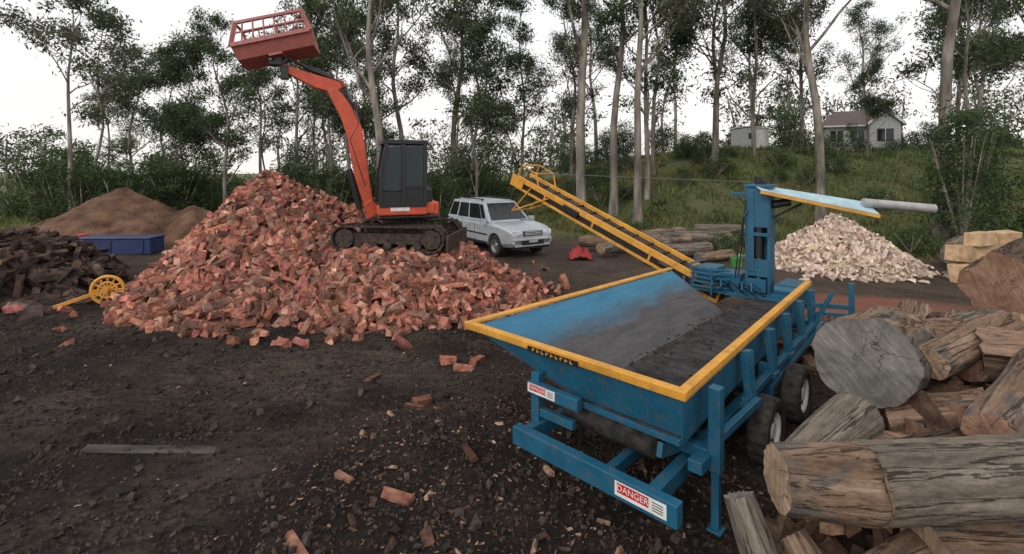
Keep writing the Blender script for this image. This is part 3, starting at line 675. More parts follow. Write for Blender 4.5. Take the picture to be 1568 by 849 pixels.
# ------------------------------------------------------------------ excavator
EX=empty('excavator',(-2.72,12.05,1.14))
UR=math.radians(200);TR=math.radians(-7)
def strack(y):
    mb=MB();L=1.03;r=.28;N=44;P=2*(2*L)+2*math.pi*r
    for k in range(N):
        s_=P*k/N
        if s_<2*L: p=(-L+s_,0);a=0
        elif s_<2*L+math.pi*r: t=(s_-2*L)/r;p=(L+r*math.sin(t),r-r*math.cos(t));a=t
        elif s_<4*L+math.pi*r: p=(L-(s_-2*L-math.pi*r),2*r);a=math.pi
        else: t=(s_-4*L-math.pi*r)/r;p=(-L-r*math.sin(t),r+r*math.cos(t));a=math.pi+t
        rot=Euler((0,-a,0)).to_matrix()
        mb.box((p[0],y,p[1]+.03),(P/N*.93,.42,.045),0,rot);q=rot@V((0,0,-.03));mb.box((p[0]+q.x,y,p[1]+.03+q.z),(.035,.42,.03),0,rot)
    mb.box((0,y,.31),(2.1,.2,.24),0)
    for x in(-1.03,1.03): mb.tube([(x,y-.16,.31),(x,y+.16,.31)],.22,20)
    for x in(-.7,-.35,0,.35,.7): mb.tube([(x,y-.17,.16),(x,y+.17,.16)],.09,14)
    return mb
for y in(-.78,.78):
    strack(y).build('track',[trackm],EX,rot=(0,0,TR))
mb=MB();mb.box((0,0,.42),(1.2,1.3,.22));mb.tube([(0,0,.5),(0,0,.78)],.45,24);mb.box((1.4,0,.22),(.06,1.95,.36));mb.beam((.5,.4,.35),(1.4,.4,.25),.1,.12);mb.beam((.5,-.4,.35),(1.4,-.4,.25),.1,.12)
mb.build('undercarriage',[trackm],EX,rot=(0,0,TR),bevel=.01)
mb=MB();mb.box((-.06,0,.80),(1.4,1.8,.10));mb.box((-.33,-.38,1.18),(.7,.95,.66));mb.box((-.50,.46,1.16),(.22,.78,.60));mb.box((.35,-.62,1.0),(.7,.5,.34))
mb.build('engine_housing',[black],EX,rot=(0,0,UR),bevel=.05)
mb=MB();mb.box((-.64,0,.99),(.22,1.8,.30));mb.box((.08,.74,.965),(1.12,.42,.23));mb.box((-.45,.895,1.0),(.4,.06,.26))
mb.build('body_panels',[org],EX,rot=(0,0,UR),bevel=.04)
mb=MB();mb.box((.15,.953,1.0),(.42,.006,.10));mb.build('body_stripe',[whitep],EX,rot=(0,0,UR))
mb=MB();x0,x1,y0,y1,z0,z1=-.42,.58,.02,.94,1.08,2.50
P=.08
for x,y in((x0,y0),(x0,y1),(.08,y1)): mb.beam((x,y,z0),(x,y,z1),P,P)
for y in(y0,y1): mb.beam((x1,y,z0),(x1-.02,y,1.75),P,P);mb.beam((x1-.02,y,1.75),(x1-.14,y,z1),P,P)
mb.box(((x0+x1-.12)/2,(y0+y1)/2,z1+.02),(x1-x0+.02,y1-y0+.08,.09));mb.box((.08,.48,z0),(x1-x0+.05,.98,.09))
for y in(y0,y1): mb.beam((x0,y,1.5),(.08,y,1.5),.05,.06);mb.beam((.08,y,1.42),(x1,y,1.42),.045,.04)
mb.beam((x0,y0,1.6),(x0,y1,1.6),.05,.06);mb.box((x0+.01,.48,1.32),(.03,.86,.45));mb.box((-.17,y1-.005,1.28),(.46,.03,.4));mb.box((.34,y1-.005,1.24),(.48,.03,.28));mb.box((-.18,.05,1.8),(.44,.03,1.3))
mb.box((.0,.48,1.45),(.42,.45,.14));mb.box((-.2,.48,1.8),(.12,.42,.6));mb.box((.45,.48,1.4),(.08,.3,.5))
mb.tube([(.62,.98,2.3),(.72,1.08,2.25),(.72,1.08,2.05)],.012,6);mb.box((.72,1.08,2.05),(.03,.16,.24))
mb.build('cab',[black],EX,rot=(0,0,UR),bevel=.015)
mb=MB();mb.poly([(x0,y1,1.52),(.08,y1,1.52),(.08,y1,2.45),(x0,y1,2.45)],.008);mb.poly([(.08,y1,1.4),(x1,y1,1.4),(x1-.03,y1,1.78),(x1-.13,y1,2.45),(.08,y1,2.45)],.008)
mb.poly([(x0,y0,1.5),(.5,y0,1.5),(.45,y0,2.45),(x0,y0,2.45)],.008);mb.poly([(x1,y0,1.2),(x1,y1,1.2),(x1-.02,y1,1.75),(x1-.02,y0,1.75)],.008,n=(1,0,0));mb.poly([(x1-.02,y0,1.76),(x1-.02,y1,1.76),(x1-.14,y1,2.45),(x1-.14,y0,2.45)],.008,n=(1,0,0));mb.poly([(x0,y0,1.6),(x0,y1,1.6),(x0,y1,2.45),(x0,y0,2.45)],.008)
mb.build('cab_windows',[cabglass],EX,rot=(0,0,UR))
def boxpath(mb,pts,w,hs,y,mat=0):
    vs=[];fs=[];k=len(pts)
    for i in range(k):
        a=V(pts[max(i-1,0)]);b_=V(pts[min(i+1,k-1)]);d=(b_-a).normalized();nn_=V((-d.y,d.x));p=V(pts[i]);h=hs[i]/2
        for sx_,sy_ in((-1,-1),(-1,1),(1,1),(1,-1)): q=p+nn_*h*sx_;vs.append((q.x,y+sy_*w/2,q.y))
    for i in range(k-1):
        for j in range(4): fs.append((i*4+j,i*4+(j+1)%4,(i+1)*4+(j+1)%4,(i+1)*4+j))
    fs+=[(3,2,1,0),tuple(range(4*k-4,4*k))];mb.add(vs,fs,mat)
mb=MB();boxpath(mb,[(.76,1.0),(.92,1.7),(1.02,2.3),(1.10,2.8),(1.24,3.20),(1.5,3.62),(1.63,3.80)],.22,[.22,.32,.36,.38,.36,.28,.2],-.12)
boxpath(mb,[(.6,.8),(.8,1.12)],.34,[.4,.22],-.12)
mb.build('boom',[org],EX,rot=(0,0,UR),bevel=.02)
mb=MB();boxpath(mb,[(1.32,3.94),(1.58,3.86),(1.92,3.94),(2.3,4.08),(2.68,4.24)],.19,[.14,.32,.3,.22,.16],-.12);mb.build('arm',[org],EX,rot=(0,0,UR),bevel=.02)
mb=MB();tb2=lambda a,b_,r_,mt=0:mb.tube([(a[0],-.12,a[1]),(b_[0],-.12,b_[1])],r_,14,mt)
tb2((.98,.95),(1.22,1.9),.07);tb2((1.2,1.8),(1.3,2.75),.04,1);tb2((.95,2.7),(1.12,3.5),.06);tb2((1.12,3.45),(1.32,3.94),.035,1);tb2((1.56,4.06),(2.15,4.28),.055);tb2((2.15,4.28),(2.56,4.44),.03,1)
mb.beam((2.56,-.12,4.44),(2.74,-.12,4.24),.2,.07);mb.beam((2.56,-.12,4.44),(2.8,-.12,4.55),.14,.07)
mb.box((2.8,-.12,4.38),(.26,.34,.22));mb.box((2.82,-.12,4.52),(.4,.3,.10));mb.tube([(2.7,-.3,4.35),(2.9,.08,4.4)],.06,12)
mb.box((2.62,-.12,4.12),(.16,.24,.30));mb.tube([(2.55,-.12,4.0),(2.75,-.12,4.4)],.07,10)
for y in(-.02,-.22): mb.tube([(.85,y,1.5),(1.2,y,2.6),(1.0,y,3.0),(1.4,y,3.97),(2.05,y,4.2),(2.65,y,4.5)],.016,6)
mb.build('hydraulic_rams',[black,steel],EX,rot=(0,0,UR))
mb=MB();W=.86
def bb(a,b_,w=.05,h=.05): mb.beam(a,b_,w,h)
mb.poly([(-W,-.25,-.05),(W,-.25,-.05),(W*.95,-.12,-.34),(-W*.95,-.12,-.34)],.02,0)
mb.poly([(-W*.95,-.12,-.34),(W*.95,-.12,-.34),(W*.95,.40,-.38),(-W*.95,.40,-.38)],.02,0)
for s_ in(-1,1):
    mb.poly([(s_*W,-.25,-.05),(s_*W*.95,-.12,-.34),(s_*W*.95,.40,-.38),(s_*W*.9,.55,.0),(s_*W*.97,.1,.1)],.025,0,n=(1,0,0))
    bb((s_*W,-.25,-.05),(s_*W*.84,-.12,.55),.07,.09);bb((s_*W*.9,.55,.0),(s_*W*.86,.35,.55),.05,.06);bb((s_*W*.86,-.12,.55),(s_*W*.86,.35,.55),.05,.05)
bb((-W,-.25,-.03),(W,-.25,-.03),.08,.10);bb((-W*.86,-.12,.55),(W*.86,-.12,.55),.06,.07);bb((-W*.88,.35,.55),(W*.88,.35,.55),.04,.04);bb((-W*.93,-.18,.28),(W*.93,-.18,.28),.035,.035);bb((-W*.93,.5,.0),(W*.93,.5,.0),.05,.05)
bb((0,-.14,-.36),(0,.38,-.34),.3,.06)
for k in range(1,7):
    x=-W+2*W*k/7;bb((x,-.25,-.03),(x*.92,-.12,.55),.03,.03)
for k in (2,4,6):
    x=-W+2*W*k/8;bb((x,.40,-.36),(x*.92,.35,.55),.03,.03)
mb.build('skeleton_bucket',[red],EX,loc=(-2.66,-.95,4.80),rot=(math.radians(-10),math.radians(-14),math.radians(8)),bevel=.006)

# ------------------------------------------------------------------ SUV
CAR=empty('silver_suv',(-.62,18.85,0),math.atan2(-.835,.55))
st=[(-2.43,.52,.98,.80),(-2.38,.45,1.10,.90),(-2.2,.40,1.13,.94),(-1,.36,1.15,.96),(.9,.36,1.15,.96),(1.3,.36,1.16,.95),(1.9,.38,1.10,.93),(2.2,.40,1.03,.90),(2.36,.44,.96,.84),(2.43,.5,.86,.74)]
mb=MB();vs=[];fs=[]
for x,a,t,w in st:
    pr=[(-w+.08,a),(-w,a+.12),(-w,t-.38),(-w+.015,t-.1),(-w+.07,t-.02),(-w*.55,t+.01),(w*.55,t+.01),(w-.07,t-.02),(w-.015,t-.1),(w,t-.38),(w,a+.12),(w-.08,a)]
    vs+=[(x,y,z) for y,z in pr]
P=12
for i in range(len(st)-1):
    for k in range(P): fs.append((i*P+k,(i+1)*P+k,(i+1)*P+(k+1)%P,i*P+(k+1)%P))
fs+=[tuple(range(P)),tuple(range(P*len(st)-1,P*(len(st)-1)-1,-1))]
mb.add(vs,fs);body=mb.build('body',[silver],CAR,smooth=False)
cut=MB()
for x in(-1.42,1.43):
    for y in(-.9,.9): cut.tube([(x,y-.22,.40),(x,y+.22,.40)],.43,32)
co=cut.build('cutter',[black],CAR)
bm_=body.modifiers.new('b','BOOLEAN');bm_.object=co;bm_.operation='DIFFERENCE';bm_.solver='EXACT'
bpy.context.view_layer.update();dg=bpy.context.evaluated_depsgraph_get()
nm=bpy.data.meshes.new_from_object(body.evaluated_get(dg));body.modifiers.clear();body.data=nm;bpy.data.objects.remove(co)
if len(nm.materials)==0:nm.materials.append(silver)
bv=body.modifiers.new('Bevel','BEVEL');bv.width=.02;bv.segments=2
mb=MB()
b0=[(-2.36,-.90,1.12),(1.02,-.90,1.14),(1.02,.90,1.14),(-2.36,.90,1.12)];r0=[(-2.15,-.70,1.84),(.28,-.68,1.84),(.28,.68,1.84),(-2.15,.70,1.84)]
mb.add(b0+r0,MB.BF);mb.box((-.95,0,1.86),(2.2,1.2,.05));mb.build('cabin',[silver],CAR,bevel=.05)
def onface(q,u0,u1,v0,v1,off):
    q=[V(p) for p in q];f=lambda u,v:(q[0].lerp(q[1],u)).lerp(q[3].lerp(q[2],u),v);nn_=(q[1]-q[0]).cross(q[3]-q[0]).normalized()*off
    return [f(u0,v0)+nn_,f(u1,v0)+nn_,f(u1,v1)+nn_,f(u0,v1)+nn_]
mb=MB();RS=[b0[0],b0[1],r0[1],r0[0]];LS=[b0[2],b0[3],r0[3],r0[2]];FR=[b0[1],b0[2],r0[2],r0[1]];RE=[b0[3],b0[0],r0[0],r0[3]]
for q in((.03,.23,.16,.88),(.27,.53,.14,.88),(.56,.84,.14,.88)): mb.poly(onface(RS,*q,.004),.006)
mb.poly([V(p) for p in onface(RS,.855,.94,.14,.86,.004)],.006)
for q in((.77,.97,.16,.88),(.47,.73,.14,.88),(.16,.44,.14,.88)): mb.poly(onface(LS,*q,.004),.006)
mb.poly(onface(FR,.06,.94,.1,.92,.004),.006);mb.poly(onface(RE,.1,.9,.2,.9,.004),.006)
mb.build('windows',[glass],CAR)
mb=MB()
mb.box((2.40,0,.86),(.09,.80,.17));mb.box((2.40,0,.56),(.12,.9,.16));mb.box((2.1,0,.38),(.5,1.5,.1));mb.box((0,0,.42),(4.2,1.5,.2))
for s_ in(-1,1): mb.tube([(-2.0,s_*.62,1.93),(.1,s_*.6,1.93)],.02,6);mb.box((-1.9,s_*.62,1.9),(.08,.04,.06));mb.box((0,s_*.6,1.9),(.08,.04,.06));mb.box((0,s_*.95,.42),(1.7,.1,.06));mb.box((.0,s_*.965,.72),(1.9,.012,.05))
for x in(-1.0,.05): 
    for s_ in(-1,1): mb.box((x,s_*.962,.78),(.012,.01,.6))
mb.box((1.1,.62,1.19),(.03,.5,.02));mb.box((-2.44,0,.6),(.08,1.6,.14))
mb.build('trim',[black],CAR)
mb=MB()
for s_ in(-1,1): mb.box((2.33,s_*.66,.88),(.16,.30,.17));mb.box((2.36,s_*.72,.58),(.12,.16,.10))
for z in(.82,.87,.92): mb.box((2.45,0,z),(.012,.7,.018))
mb.build('headlights',[lampm],CAR,bevel=.02)
mb=MB();mb.box((2.43,0,.66),(.10,1.6,.05));mb.box((2.40,0,.46),(.10,1.45,.07));mb.box((2.468,0,.60),(.01,.36,.10))
for s_ in(-1,1): mb.box((.85,s_*1.06,1.2),(.12,.2,.17));mb.box((-.6,s_*.97,.95),(.2,.02,.03));mb.box((.35,s_*.97,.95),(.2,.02,.03))
mb.build('bumper',[silver],CAR,bevel=.02)
alloy=plain('alloy',(.35,.35,.36),.35,.6)
for x in(-1.42,1.43):
    for y in(-.82,.82): wheel('wheel',CAR,(x,y,.385),.385,.27,alloy,.62)

# ------------------------------------------------------------------ small yard things
ST=empty('storage_trough',(-14.3,17.8,0),math.radians(4));mb=MB()
mb.box((0,0,.3),(2.7,.8,.56));mb.box((0,0,.6),(2.8,.9,.05));
for x in(-1.1,0,1.1):mb.box((x,-.41,.3),(.06,.04,.5))
mb.build('box_body',[paint('navy_paint',(.02,.04,.13))],ST,bevel=.02);mb=MB();mb.box((-1.43,0,.35),(.22,.92,.66));mb.build('box_end',[org],ST,bevel=.01)
mb=MB();N=24
mb.tube([(math.cos(2*math.pi*k/N)*.30,0,.34+math.sin(2*math.pi*k/N)*.30) for k in range(N+1)],.035,8,cap=False)
mb.tube([(math.cos(2*math.pi*k/N)*.17,0,.34+math.sin(2*math.pi*k/N)*.17) for k in range(N+1)],.025,8,cap=False)
for k in range(6):
    a=math.pi*k/6;mb.tube([(math.cos(a)*.3,0,.34+math.sin(a)*.3),(-math.cos(a)*.3,0,.34-math.sin(a)*.3)],.02,6)
mb.tube([(0,-.15,.34),(0,.15,.34)],.06,12);mb.beam((-.05,.05,.34),(-.95,-.15,.05),.06,.07)
mb.build('yellow_hand_wheel',[yel],loc=(-9.0,10.9,terr(-9,10.9)),rot=(0,0,.35))
mb=MB();mb.tube([(0,0,0),(.4,0,.015),(.85,0,0)],[.018,.014,.018],8,0);mb.poly([(.80,-.08,-.02),(.92,-.10,-.02),(.89,.12,-.02),(.82,.12,-.02)],.04,1)
mb.build('axe',[bark_dark,steel],loc=(6.2,8.6,.32),rot=(0,.02,-.15))
mb=MB();chunk(mb,(0,0,.12),.9,.5,.24,rrot(.1),(.8,.7,.62));mb.build('chopping_block',[palelog],loc=(6.8,8.7,0),bevel=.02)
def tarp(name,c,loc,sx_,sy_,h):
    mb=MB();vs=[];fs=[];K=24
    for j in range(K+1):
        for i in range(K+1):
            u=i/K*2-1;v_=j/K*2-1;q=max(0,1-(abs(u)**2.2+abs(v_)**2.2)/1.5);vs.append((u*sx_,v_*sy_,h*q*(1+.9*nz(u*4,v_*4,loc[0]))+.06*nz(u*11,v_*11)+.02))
    for j in range(K):
        for i in range(K): a=j*(K+1)+i;fs.append((a,a+1,a+K+2,a+K+1))
    mb.add(vs,fs);mb.build(name,[plain(name+'_fabric',c,.6)],loc=loc,smooth=True)
tarp('red_tarp',(.34,.02,.025),(2.3,16.6,.05),.38,.35,.28);tarp('green_tarp',(.02,.16,.09),(5.0,15.6,.05),.7,.35,.25)
mb=MB();mb.box((0,0,.16),(.3,.2,.32));mb.tube([(0,0,.32),(0,0,.37)],.03,8);mb.box((0,0,.36),(.2,.03,.03));mb.build('fuel_can',[plain('green_plastic',(.05,.22,.05),.5)],loc=(6.95,15.2,0),bevel=.02)

# ------------------------------------------------------------------ buildings
hz=terr(32,46)+.15
HS=empty('white_house',(32.3,46,hz),math.radians(-22))
mb=MB();mb.box((0,0,1.0),(5.4,4.5,3.2));mb.box((1.4,-2.6,1.0),(2.2,1.2,3.2));mb.add([(.3,-3.2,2.6),(2.5,-3.2,2.6),(1.4,-3.2,3.55),(.3,-3.1,2.6),(2.5,-3.1,2.6),(1.4,-3.1,3.55)],[(0,1,2),(3,5,4),(0,2,5,3),(1,4,5,2)]);mb.build('walls',[concrete],HS)
mb=MB();roofm=M('roof_tiles',(.10,.075,.068),(.18,.14,.125),8,.8,bump=.4,stretch=(1,6,1))
mb.add([(-3.1,-2.65,2.45),(3.1,-2.65,2.45),(1.7,0,4.0),(-1.7,0,4.0),(-3.1,2.65,2.45),(3.1,2.65,2.45)],[(0,1,2,3),(3,2,5,4),(0,3,4),(1,5,2)])
mb.add([(.1,-3.4,2.5),(1.4,-3.4,3.7),(2.7,-3.4,2.5),(.1,-1.5,2.5),(1.4,-.6,3.7),(2.7,-1.5,2.5)],[(0,1,4,3),(1,2,5,4)]);rf=mb.build('roof',[roofm],HS)
so=rf.modifiers.new('s','SOLIDIFY');so.thickness=.12
mb=MB();mb.beam((.05,-3.44,2.45),(1.4,-3.44,3.68),.05,.18);mb.beam((2.75,-3.44,2.45),(1.4,-3.44,3.68),.05,.18);mb.beam((-3.1,-2.70,2.40),(.1,-2.70,2.40),.1,.14);mb.build('fascia',[whitep],HS)
mb=MB()
for x in(-2.0,-.4): mb.box((x,-2.26,1.5),(1.0,.03,1.0))
mb.box((1.4,-3.21,1.5),(1.2,.03,1.1));mb.box((-2.71,0,1.5),(.03,1.4,1.0));mb.build('windows',[glass],HS)
mb=MB();mb.box((-1.2,-2.26,1.0),(.5,.04,2.0))
for x in(-2.0,-.4): mb.box((x,-2.29,.97),(1.15,.05,.07));mb.box((x,-2.29,1.5),(.05,.04,1.0))
mb.box((1.4,-3.24,1.5),(.05,.04,1.1));mb.build('door',[whitep],HS)
sz=terr(20.2,42)-.1;SH=empty('garden_shed',(20.6,42.5,sz),math.radians(5))
mb=MB();mb.box((0,0,1.0),(2.0,2.4,2.0));mb.build('walls',[concrete],SH);mb=MB();mb.box((0,0,2.05),(2.2,2.6,.08),0,Euler((0,.05,0)).to_matrix());mb.box((.3,-1.21,.95),(.8,.03,1.8));mb.build('roof',[whitep],SH)
mb=MB();mb.box((-.55,-1.21,1.3),(.5,.03,.5));mb.build('window',[glass],SH)

# ------------------------------------------------------------------ vegetation
def leafcl(mb,c,rad,n_,ls,mat,k0,flat=.7):
    for _ in range(n_):
        d=V((R.gauss(0,1),R.gauss(0,1),R.gauss(0,1)*flat));d*=rad*.5;p=c+d
        a=V((R.gauss(0,1),R.gauss(0,1),R.gauss(-.7,.8))).normalized();b_=a.cross(V((R.gauss(0,1),R.gauss(0,1),R.gauss(0,1)))).normalized()
        L=ls*R.uniform(.6,1.3);w=L*R.uniform(.2,.36)
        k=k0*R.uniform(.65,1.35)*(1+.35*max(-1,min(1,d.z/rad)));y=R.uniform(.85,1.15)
        mb.add([p-a*L*.5,p+b_*w*.5,p+a*L*.5,p-b_*w*.5],[(0,1,2,3)],mat,(k*y,k,k*R.uniform(.75,1.1)))
def tree(seed,H,r0,cs,spread,dens,lean=0,nl=12,ls=.30):
    global R;R=random.Random(seed);mb=MB()
    la=R.uniform(0,6.28);lx,ly=math.cos(la)*lean,math.sin(la)*lean
    tp=[];S=12
    for i in range(S+1):
        t=i/S;tp.append(V((lx*t*H+.5*nz(t*3,seed)*t*H*.15,ly*t*H+.5*nz(t*3,seed+9)*t*H*.15,t*H*.95-.3)))
    rr=[r0*(1-.86*(i/S)**1.1)*(1.35 if i==0 else 1) for i in range(S+1)]
    mb.tube(tp,rr,9,0,False)
    def at(t):
        f=t*S;i=min(int(f),S-1);return tp[i].lerp(tp[i+1],f-i)
    def limb(p,d,L,r,lev):
        pts=[p];rs=[r];q=p.copy();dd_=d.copy();K=5
        for i in range(K):
            dd_=(dd_+V((R.gauss(0,.18),R.gauss(0,.18),R.gauss(.06,.12)))).normalized();q=q+dd_*L/K;pts.append(q.copy());rs.append(r*(1-.8*(i+1)/K))
        mb.tube(pts,rs,6 if lev<2 else 4,0,False)
        if lev<2:
            for i in range(R.randint(3,4)+(lev==1 and R.random()<.4)):
                t=R.uniform(.35,1);j=min(int(t*K),K-1);pp=pts[j].lerp(pts[j+1],t*K-j)
                dn=(dd_+V((R.gauss(0,.65),R.gauss(0,.65),R.gauss(.1,.4)))).normalized();limb(pp,dn,L*R.uniform(.35,.55),max(.012,r*.4),lev+1)
        if lev>=1:
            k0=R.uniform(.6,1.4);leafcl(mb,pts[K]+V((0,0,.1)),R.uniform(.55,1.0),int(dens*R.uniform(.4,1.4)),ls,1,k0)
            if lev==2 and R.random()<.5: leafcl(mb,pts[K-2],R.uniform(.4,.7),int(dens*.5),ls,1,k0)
    for i in range(nl):
        t=cs+(1-cs)*(i+R.random()*.6)/nl;t=min(t,.99);a=R.uniform(0,6.28) if i%2 else i*2.4
        el=R.uniform(.4,1.0)+.4*(t-cs);L=spread*H*(1.15-.75*(t-cs)/(1-cs))*R.uniform(.7,1.2)
        limb(at(t),V((math.cos(a)*math.cos(el),math.sin(a)*math.cos(el),math.sin(el))),L,r0*(1-.8*t)*.55,0)
    return mb.build('eucalyptus_tree',[trunkm,leafm],mesh_only=True)
TV=[tree(11,18,.19,.34,.22,36,nl=11),tree(12,20,.21,.38,.2,36,lean=.04,nl=11),tree(13,16,.15,.3,.22,34,nl=10),tree(14,22,.26,.36,.22,37,lean=.04,nl=13),tree(15,13,.11,.45,.18,26,lean=.08,nl=9),tree(16,15,.15,.5,.2,25,lean=.06,nl=8),tree(17,19,.19,.2,.2,37,nl=14),tree(18,14,.13,.15,.22,42,nl=13)]
for me_ in TV: me_.polygons.foreach_set('use_smooth',[p.vertices.__len__()==4 and p.material_index==0 for p in me_.polygons])
R=random.Random(99)
TL=[(-21.5,24,5,.85,.3),(-24,28,4,1.0,2),(-28,36,6,.66,4),(-33,40,0,.66,1.5),(-18.8,28,7,.74,3),(-20,40,4,.9,5),(-15.5,26.5,6,.6,1),(-24,34,7,.85,2.4),(-17.5,34,0,.7,.9),
 (-13.2,30,0,.72,.8),(-12.0,33,4,1.1,4.4),(-9.6,26,7,.82,3.3),(-8.2,30,1,.72,5.2),(-5.6,21.5,3,.80,2.6),(-12,40,6,.8,.4),(-15,38,3,.58,1.9),
 (-6.6,30,1,.9,1.0),(-4.1,33,1,1.05,3.0),(-2.4,31,2,1.0,.2),(-2.0,27.5,7,.78,2.0),(.8,38,6,.75,2.0),(-5,44,0,.85,1.1),
 (3.6,25.5,3,1.05,3.9),(5.6,27,1,1.1,4.2),(6.4,25.0,0,1.15,.6),(4.4,36,6,.82,1.4),(9.8,34,2,1.1,.9),(8.0,29,6,.9,5.4),
 (13.6,33,1,1.0,2.5),(14.6,35,0,1.0,4.0),(16.8,34,7,1.15,3.2),
 (16.2,25.6,3,.98,1.2),(22.5,38,6,.82,5.0),(19.5,22.3,1,1.3,2.0),(27,29,2,1.05,1.9),(31,34,6,.88,.6),(27.5,25.5,0,1.0,4.6),(40,42,7,1.15,1.8),(26.5,36.5,7,.5,2.2),
 (38,52,3,.82,2),(26,53,1,.92,1),(17,51,0,.95,4),(9,52,3,.85,2),(46,48,0,.95,2.2)]
for i,(x,y,v,s_,rz) in enumerate(TL):
    place('eucalyptus_tree',TV[v],None,(x,y,terr(x,y)-.1),(0,0,rz),scale=(s_,s_,s_*R.uniform(.95,1.08)))
def shrubmesh(seed,h,w,n_):
    global R;R=random.Random(seed);mb=MB()
    for i in range(7):
        a=R.uniform(0,6.28);mb.tube([(0,0,0),(math.cos(a)*w*.2,math.sin(a)*w*.2,h*.45),(math.cos(a)*w*.35,math.sin(a)*w*.35,h*.8)],[.05,.03,.01],5,0,False)
    for i in range(n_):
        a=R.uniform(0,6.28);t=R.random();r=w*.5*math.sqrt(R.random())*(1-.5*t)
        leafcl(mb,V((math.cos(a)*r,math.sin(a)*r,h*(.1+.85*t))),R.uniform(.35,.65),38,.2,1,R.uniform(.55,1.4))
    return mb.build('shrub',[trunkm,shrubm],mesh_only=True)
SV=[shrubmesh(31,2.6,3.2,60),shrubmesh(32,3.6,3.0,75),shrubmesh(33,1.6,2.6,40),shrubmesh(34,5.5,2.8,80)]
R=random.Random(5)
def cluster(name,lst):
    e=empty(name,(0,0,0))
    for x,y,v,s_ in lst: place('foliage',SV[v],e,(x,y,terr(x,y)-.1),(0,0,R.uniform(0,6)),scale=(s_,s_,s_*R.uniform(.8,1.1)))
cl=[]
for i in range(62):
    x=R.uniform(-46,0);y=R.uniform(28,44);cl.append((x,y,R.choice((0,0,1,1,2,3)),R.uniform(.8,1.3)))
for i in range(18): cl.append((R.uniform(-24,-18),R.uniform(24,29),R.choice((0,1)),R.uniform(.8,1.15)))
for i in range(15): cl.append((-13.5+i*.75+R.uniform(-.4,.4),R.uniform(25,28),R.choice((0,1,2)),R.uniform(.75,1.05)))
cluster('understorey_bushes',cl)
cl=[]
for i in range(50): cl.append((R.uniform(4,60),R.uniform(44,58),R.choice((0,1,1,2)),R.uniform(.6,1.1)))
for i in range(14): cl.append((R.uniform(-1,11),R.uniform(28,40),R.choice((0,2,2)),R.uniform(.4,.9)))
for i in range(18): cl.append((R.uniform(13,32),R.uniform(26,40),R.choice((2,2,0)),R.uniform(.35,.9)))
cl=[c for c in cl if not(26<c[0]<37 and 36<c[1]<50) and not(17<c[0]<23 and 36<c[1]<44)]
cl+=[(27.6,42,2,1.0),(29.2,41.4,2,.8),(32.5,41.5,2,.8),(35.0,43,0,.8),(36,42,0,1.0)]
cluster('hillside_bushes',cl)
for x,y,v,s_ in((17.9,19.5,3,1.0),(18.9,20.5,3,1.05),(20.5,21.0,3,.9),(22,19.5,1,1.0),(24,21,3,1.1),(23,17,2,1.0),(7.6,17.6,2,.5),(9.2,18.8,2,.45),(14.5,17.8,2,.6),(5.6,21,2,.5)):
    place('shrub',SV[v],None,(x,y,terr(x,y)-.05),(0,0,R.uniform(0,6)),scale=(s_,s_,s_))
mb=MB()
for i in range(125):
    x=R.uniform(-130,130);y=R.uniform(62,85);H=R.uniform(6,11) if x<8 else R.uniform(8,14);z0=terr(x,y)
    if R.random()<.15: H*=1.4
    mb.tube([(x,y,z0-.3),(x+R.uniform(-.6,.6),y,z0+H*.5),(x+R.uniform(-1,1),y,z0+H*.9)],[.22,.16,.05],5,0,False)
    for k in range(22):
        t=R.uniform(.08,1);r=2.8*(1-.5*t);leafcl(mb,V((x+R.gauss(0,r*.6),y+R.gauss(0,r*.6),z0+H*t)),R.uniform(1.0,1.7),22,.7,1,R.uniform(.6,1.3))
mb.build('distant_trees',[trunkm,leafm])
mb=MB();cnt=0
while cnt<56000:
    y=15+30*R.random()**1.2;x=R.uniform(-1.1*y,1.1*y)
    e=nz(x,y,0,.25)*2.5
    lim=17+e if x>7.5 else (23.5+e-.2*x)
    if x<-9: lim=22.5+e
    if y<lim-R.random()*1.5: continue
    cnt+=1
    if nz(x,y,7,.3)<-.2: continue
    h=R.uniform(.10,.38)*(1+1.1*max(-.6,nz(x,y,2,.5)));z=terr(x,y)-.02;a=R.uniform(0,3.14);w=.035+.0008*y;ox,oy=math.cos(a)*w,math.sin(a)*w;bx,by=R.gauss(0,.3)*h,R.gauss(0,.3)*h
    k=R.uniform(.5,1.25)*(1+.8*nz(x,y,6,.7));dry=sm(0,.4,nz(x,y,5,.35))*R.random()
    mb.add([(x-ox,y-oy,z),(x+ox,y+oy,z),(x+bx,y+by,z+h)],[(0,1,2)],0,(k*(1+.7*dry),k*(1+.05*dry),k*(1+.3*dry)))
mb.build('grass',[grassm])

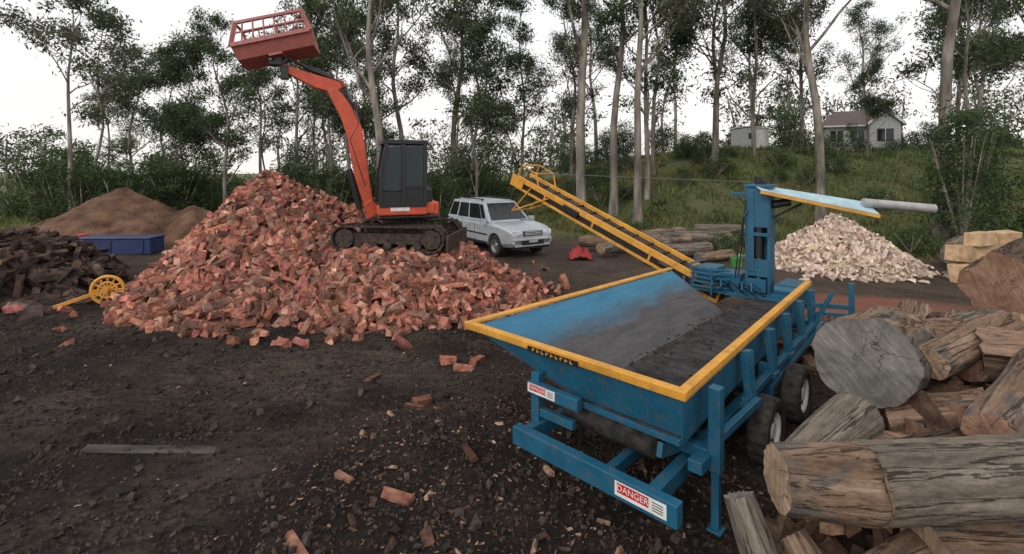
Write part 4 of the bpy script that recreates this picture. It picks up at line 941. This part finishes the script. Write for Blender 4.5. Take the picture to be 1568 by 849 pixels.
# ------------------------------------------------------------------ light, sky, camera
w=bpy.data.worlds.new('World');scene.world=w;w.use_nodes=True;n=w.node_tree.nodes;l=w.node_tree.links
bg=n['Background'];sk=n.new('ShaderNodeTexSky');sk.sky_type='NISHITA';sk.sun_disc=False;sk.sun_elevation=math.radians(32);sk.sun_rotation=math.radians(215);sk.dust_density=4;sk.air_density=1.2
hs=n.new('ShaderNodeHueSaturation');hs.inputs['Saturation'].default_value=.3;l.new(sk.outputs[0],hs.inputs['Color'])
cm=n.new('ShaderNodeTexNoise');cm.inputs['Scale'].default_value=2.5;cm.inputs['Detail'].default_value=6
tc=n.new('ShaderNodeTexCoord');l.new(tc.outputs['Generated'],cm.inputs['Vector'])
cr=n.new('ShaderNodeValToRGB');l.new(cm.outputs['Fac'],cr.inputs[0]);cr.color_ramp.elements[0].position=.3;cr.color_ramp.elements[0].color=(.88,.89,.91,1);cr.color_ramp.elements[1].position=.7;cr.color_ramp.elements[1].color=(1,.985,.975,1)
sx=n.new('ShaderNodeSeparateXYZ');l.new(tc.outputs['Generated'],sx.inputs[0])
hr=n.new('ShaderNodeMapRange');l.new(sx.outputs[2],hr.inputs[0]);hr.inputs[1].default_value=0;hr.inputs[2].default_value=.35;hr.inputs[3].default_value=1;hr.inputs[4].default_value=0
hw=n.new('ShaderNodeMix');hw.data_type='RGBA';hw.blend_type='MULTIPLY';l.new(hr.outputs[0],hw.inputs[0]);l.new(cr.outputs[0],hw.inputs[6]);hw.inputs[7].default_value=(1.0,.955,.915,1)
sc_=n.new('ShaderNodeVectorMath');sc_.operation='SCALE';l.new(hw.outputs[2],sc_.inputs[0]);sc_.inputs['Scale'].default_value=9.6
mxn=n.new('ShaderNodeMix');mxn.data_type='RGBA';mxn.inputs[0].default_value=.87;l.new(hs.outputs[0],mxn.inputs[6]);l.new(sc_.outputs[0],mxn.inputs[7]);l.new(mxn.outputs[2],bg.inputs[0]);bg.inputs[1].default_value=.128
sd_=bpy.data.lights.new('sun','SUN');sd_.energy=.8;sd_.angle=math.radians(16);sd_.color=(1,.95,.88);so_=bpy.data.objects.new('sun',sd_);scene.collection.objects.link(so_)
el,az=math.radians(32),math.radians(215)
dirv=V((math.sin(az)*math.cos(el),math.cos(az)*math.cos(el),math.sin(el)))
so_.rotation_mode='QUATERNION';so_.rotation_quaternion=V((0,0,1)).rotation_difference(dirv)
cam=bpy.data.cameras.new('camera');co_=bpy.data.objects.new('camera',cam);scene.collection.objects.link(co_);co_.location=(0,0,3);co_.rotation_euler=(math.pi/2,0,0)
cam.lens=36*750/1568;cam.sensor_width=36;cam.shift_y=-162.5/1568;cam.clip_end=2000;cam.clip_start=.05
scene.camera=co_
scene.view_settings.view_transform='Standard';scene.view_settings.look='None';scene.view_settings.exposure=0
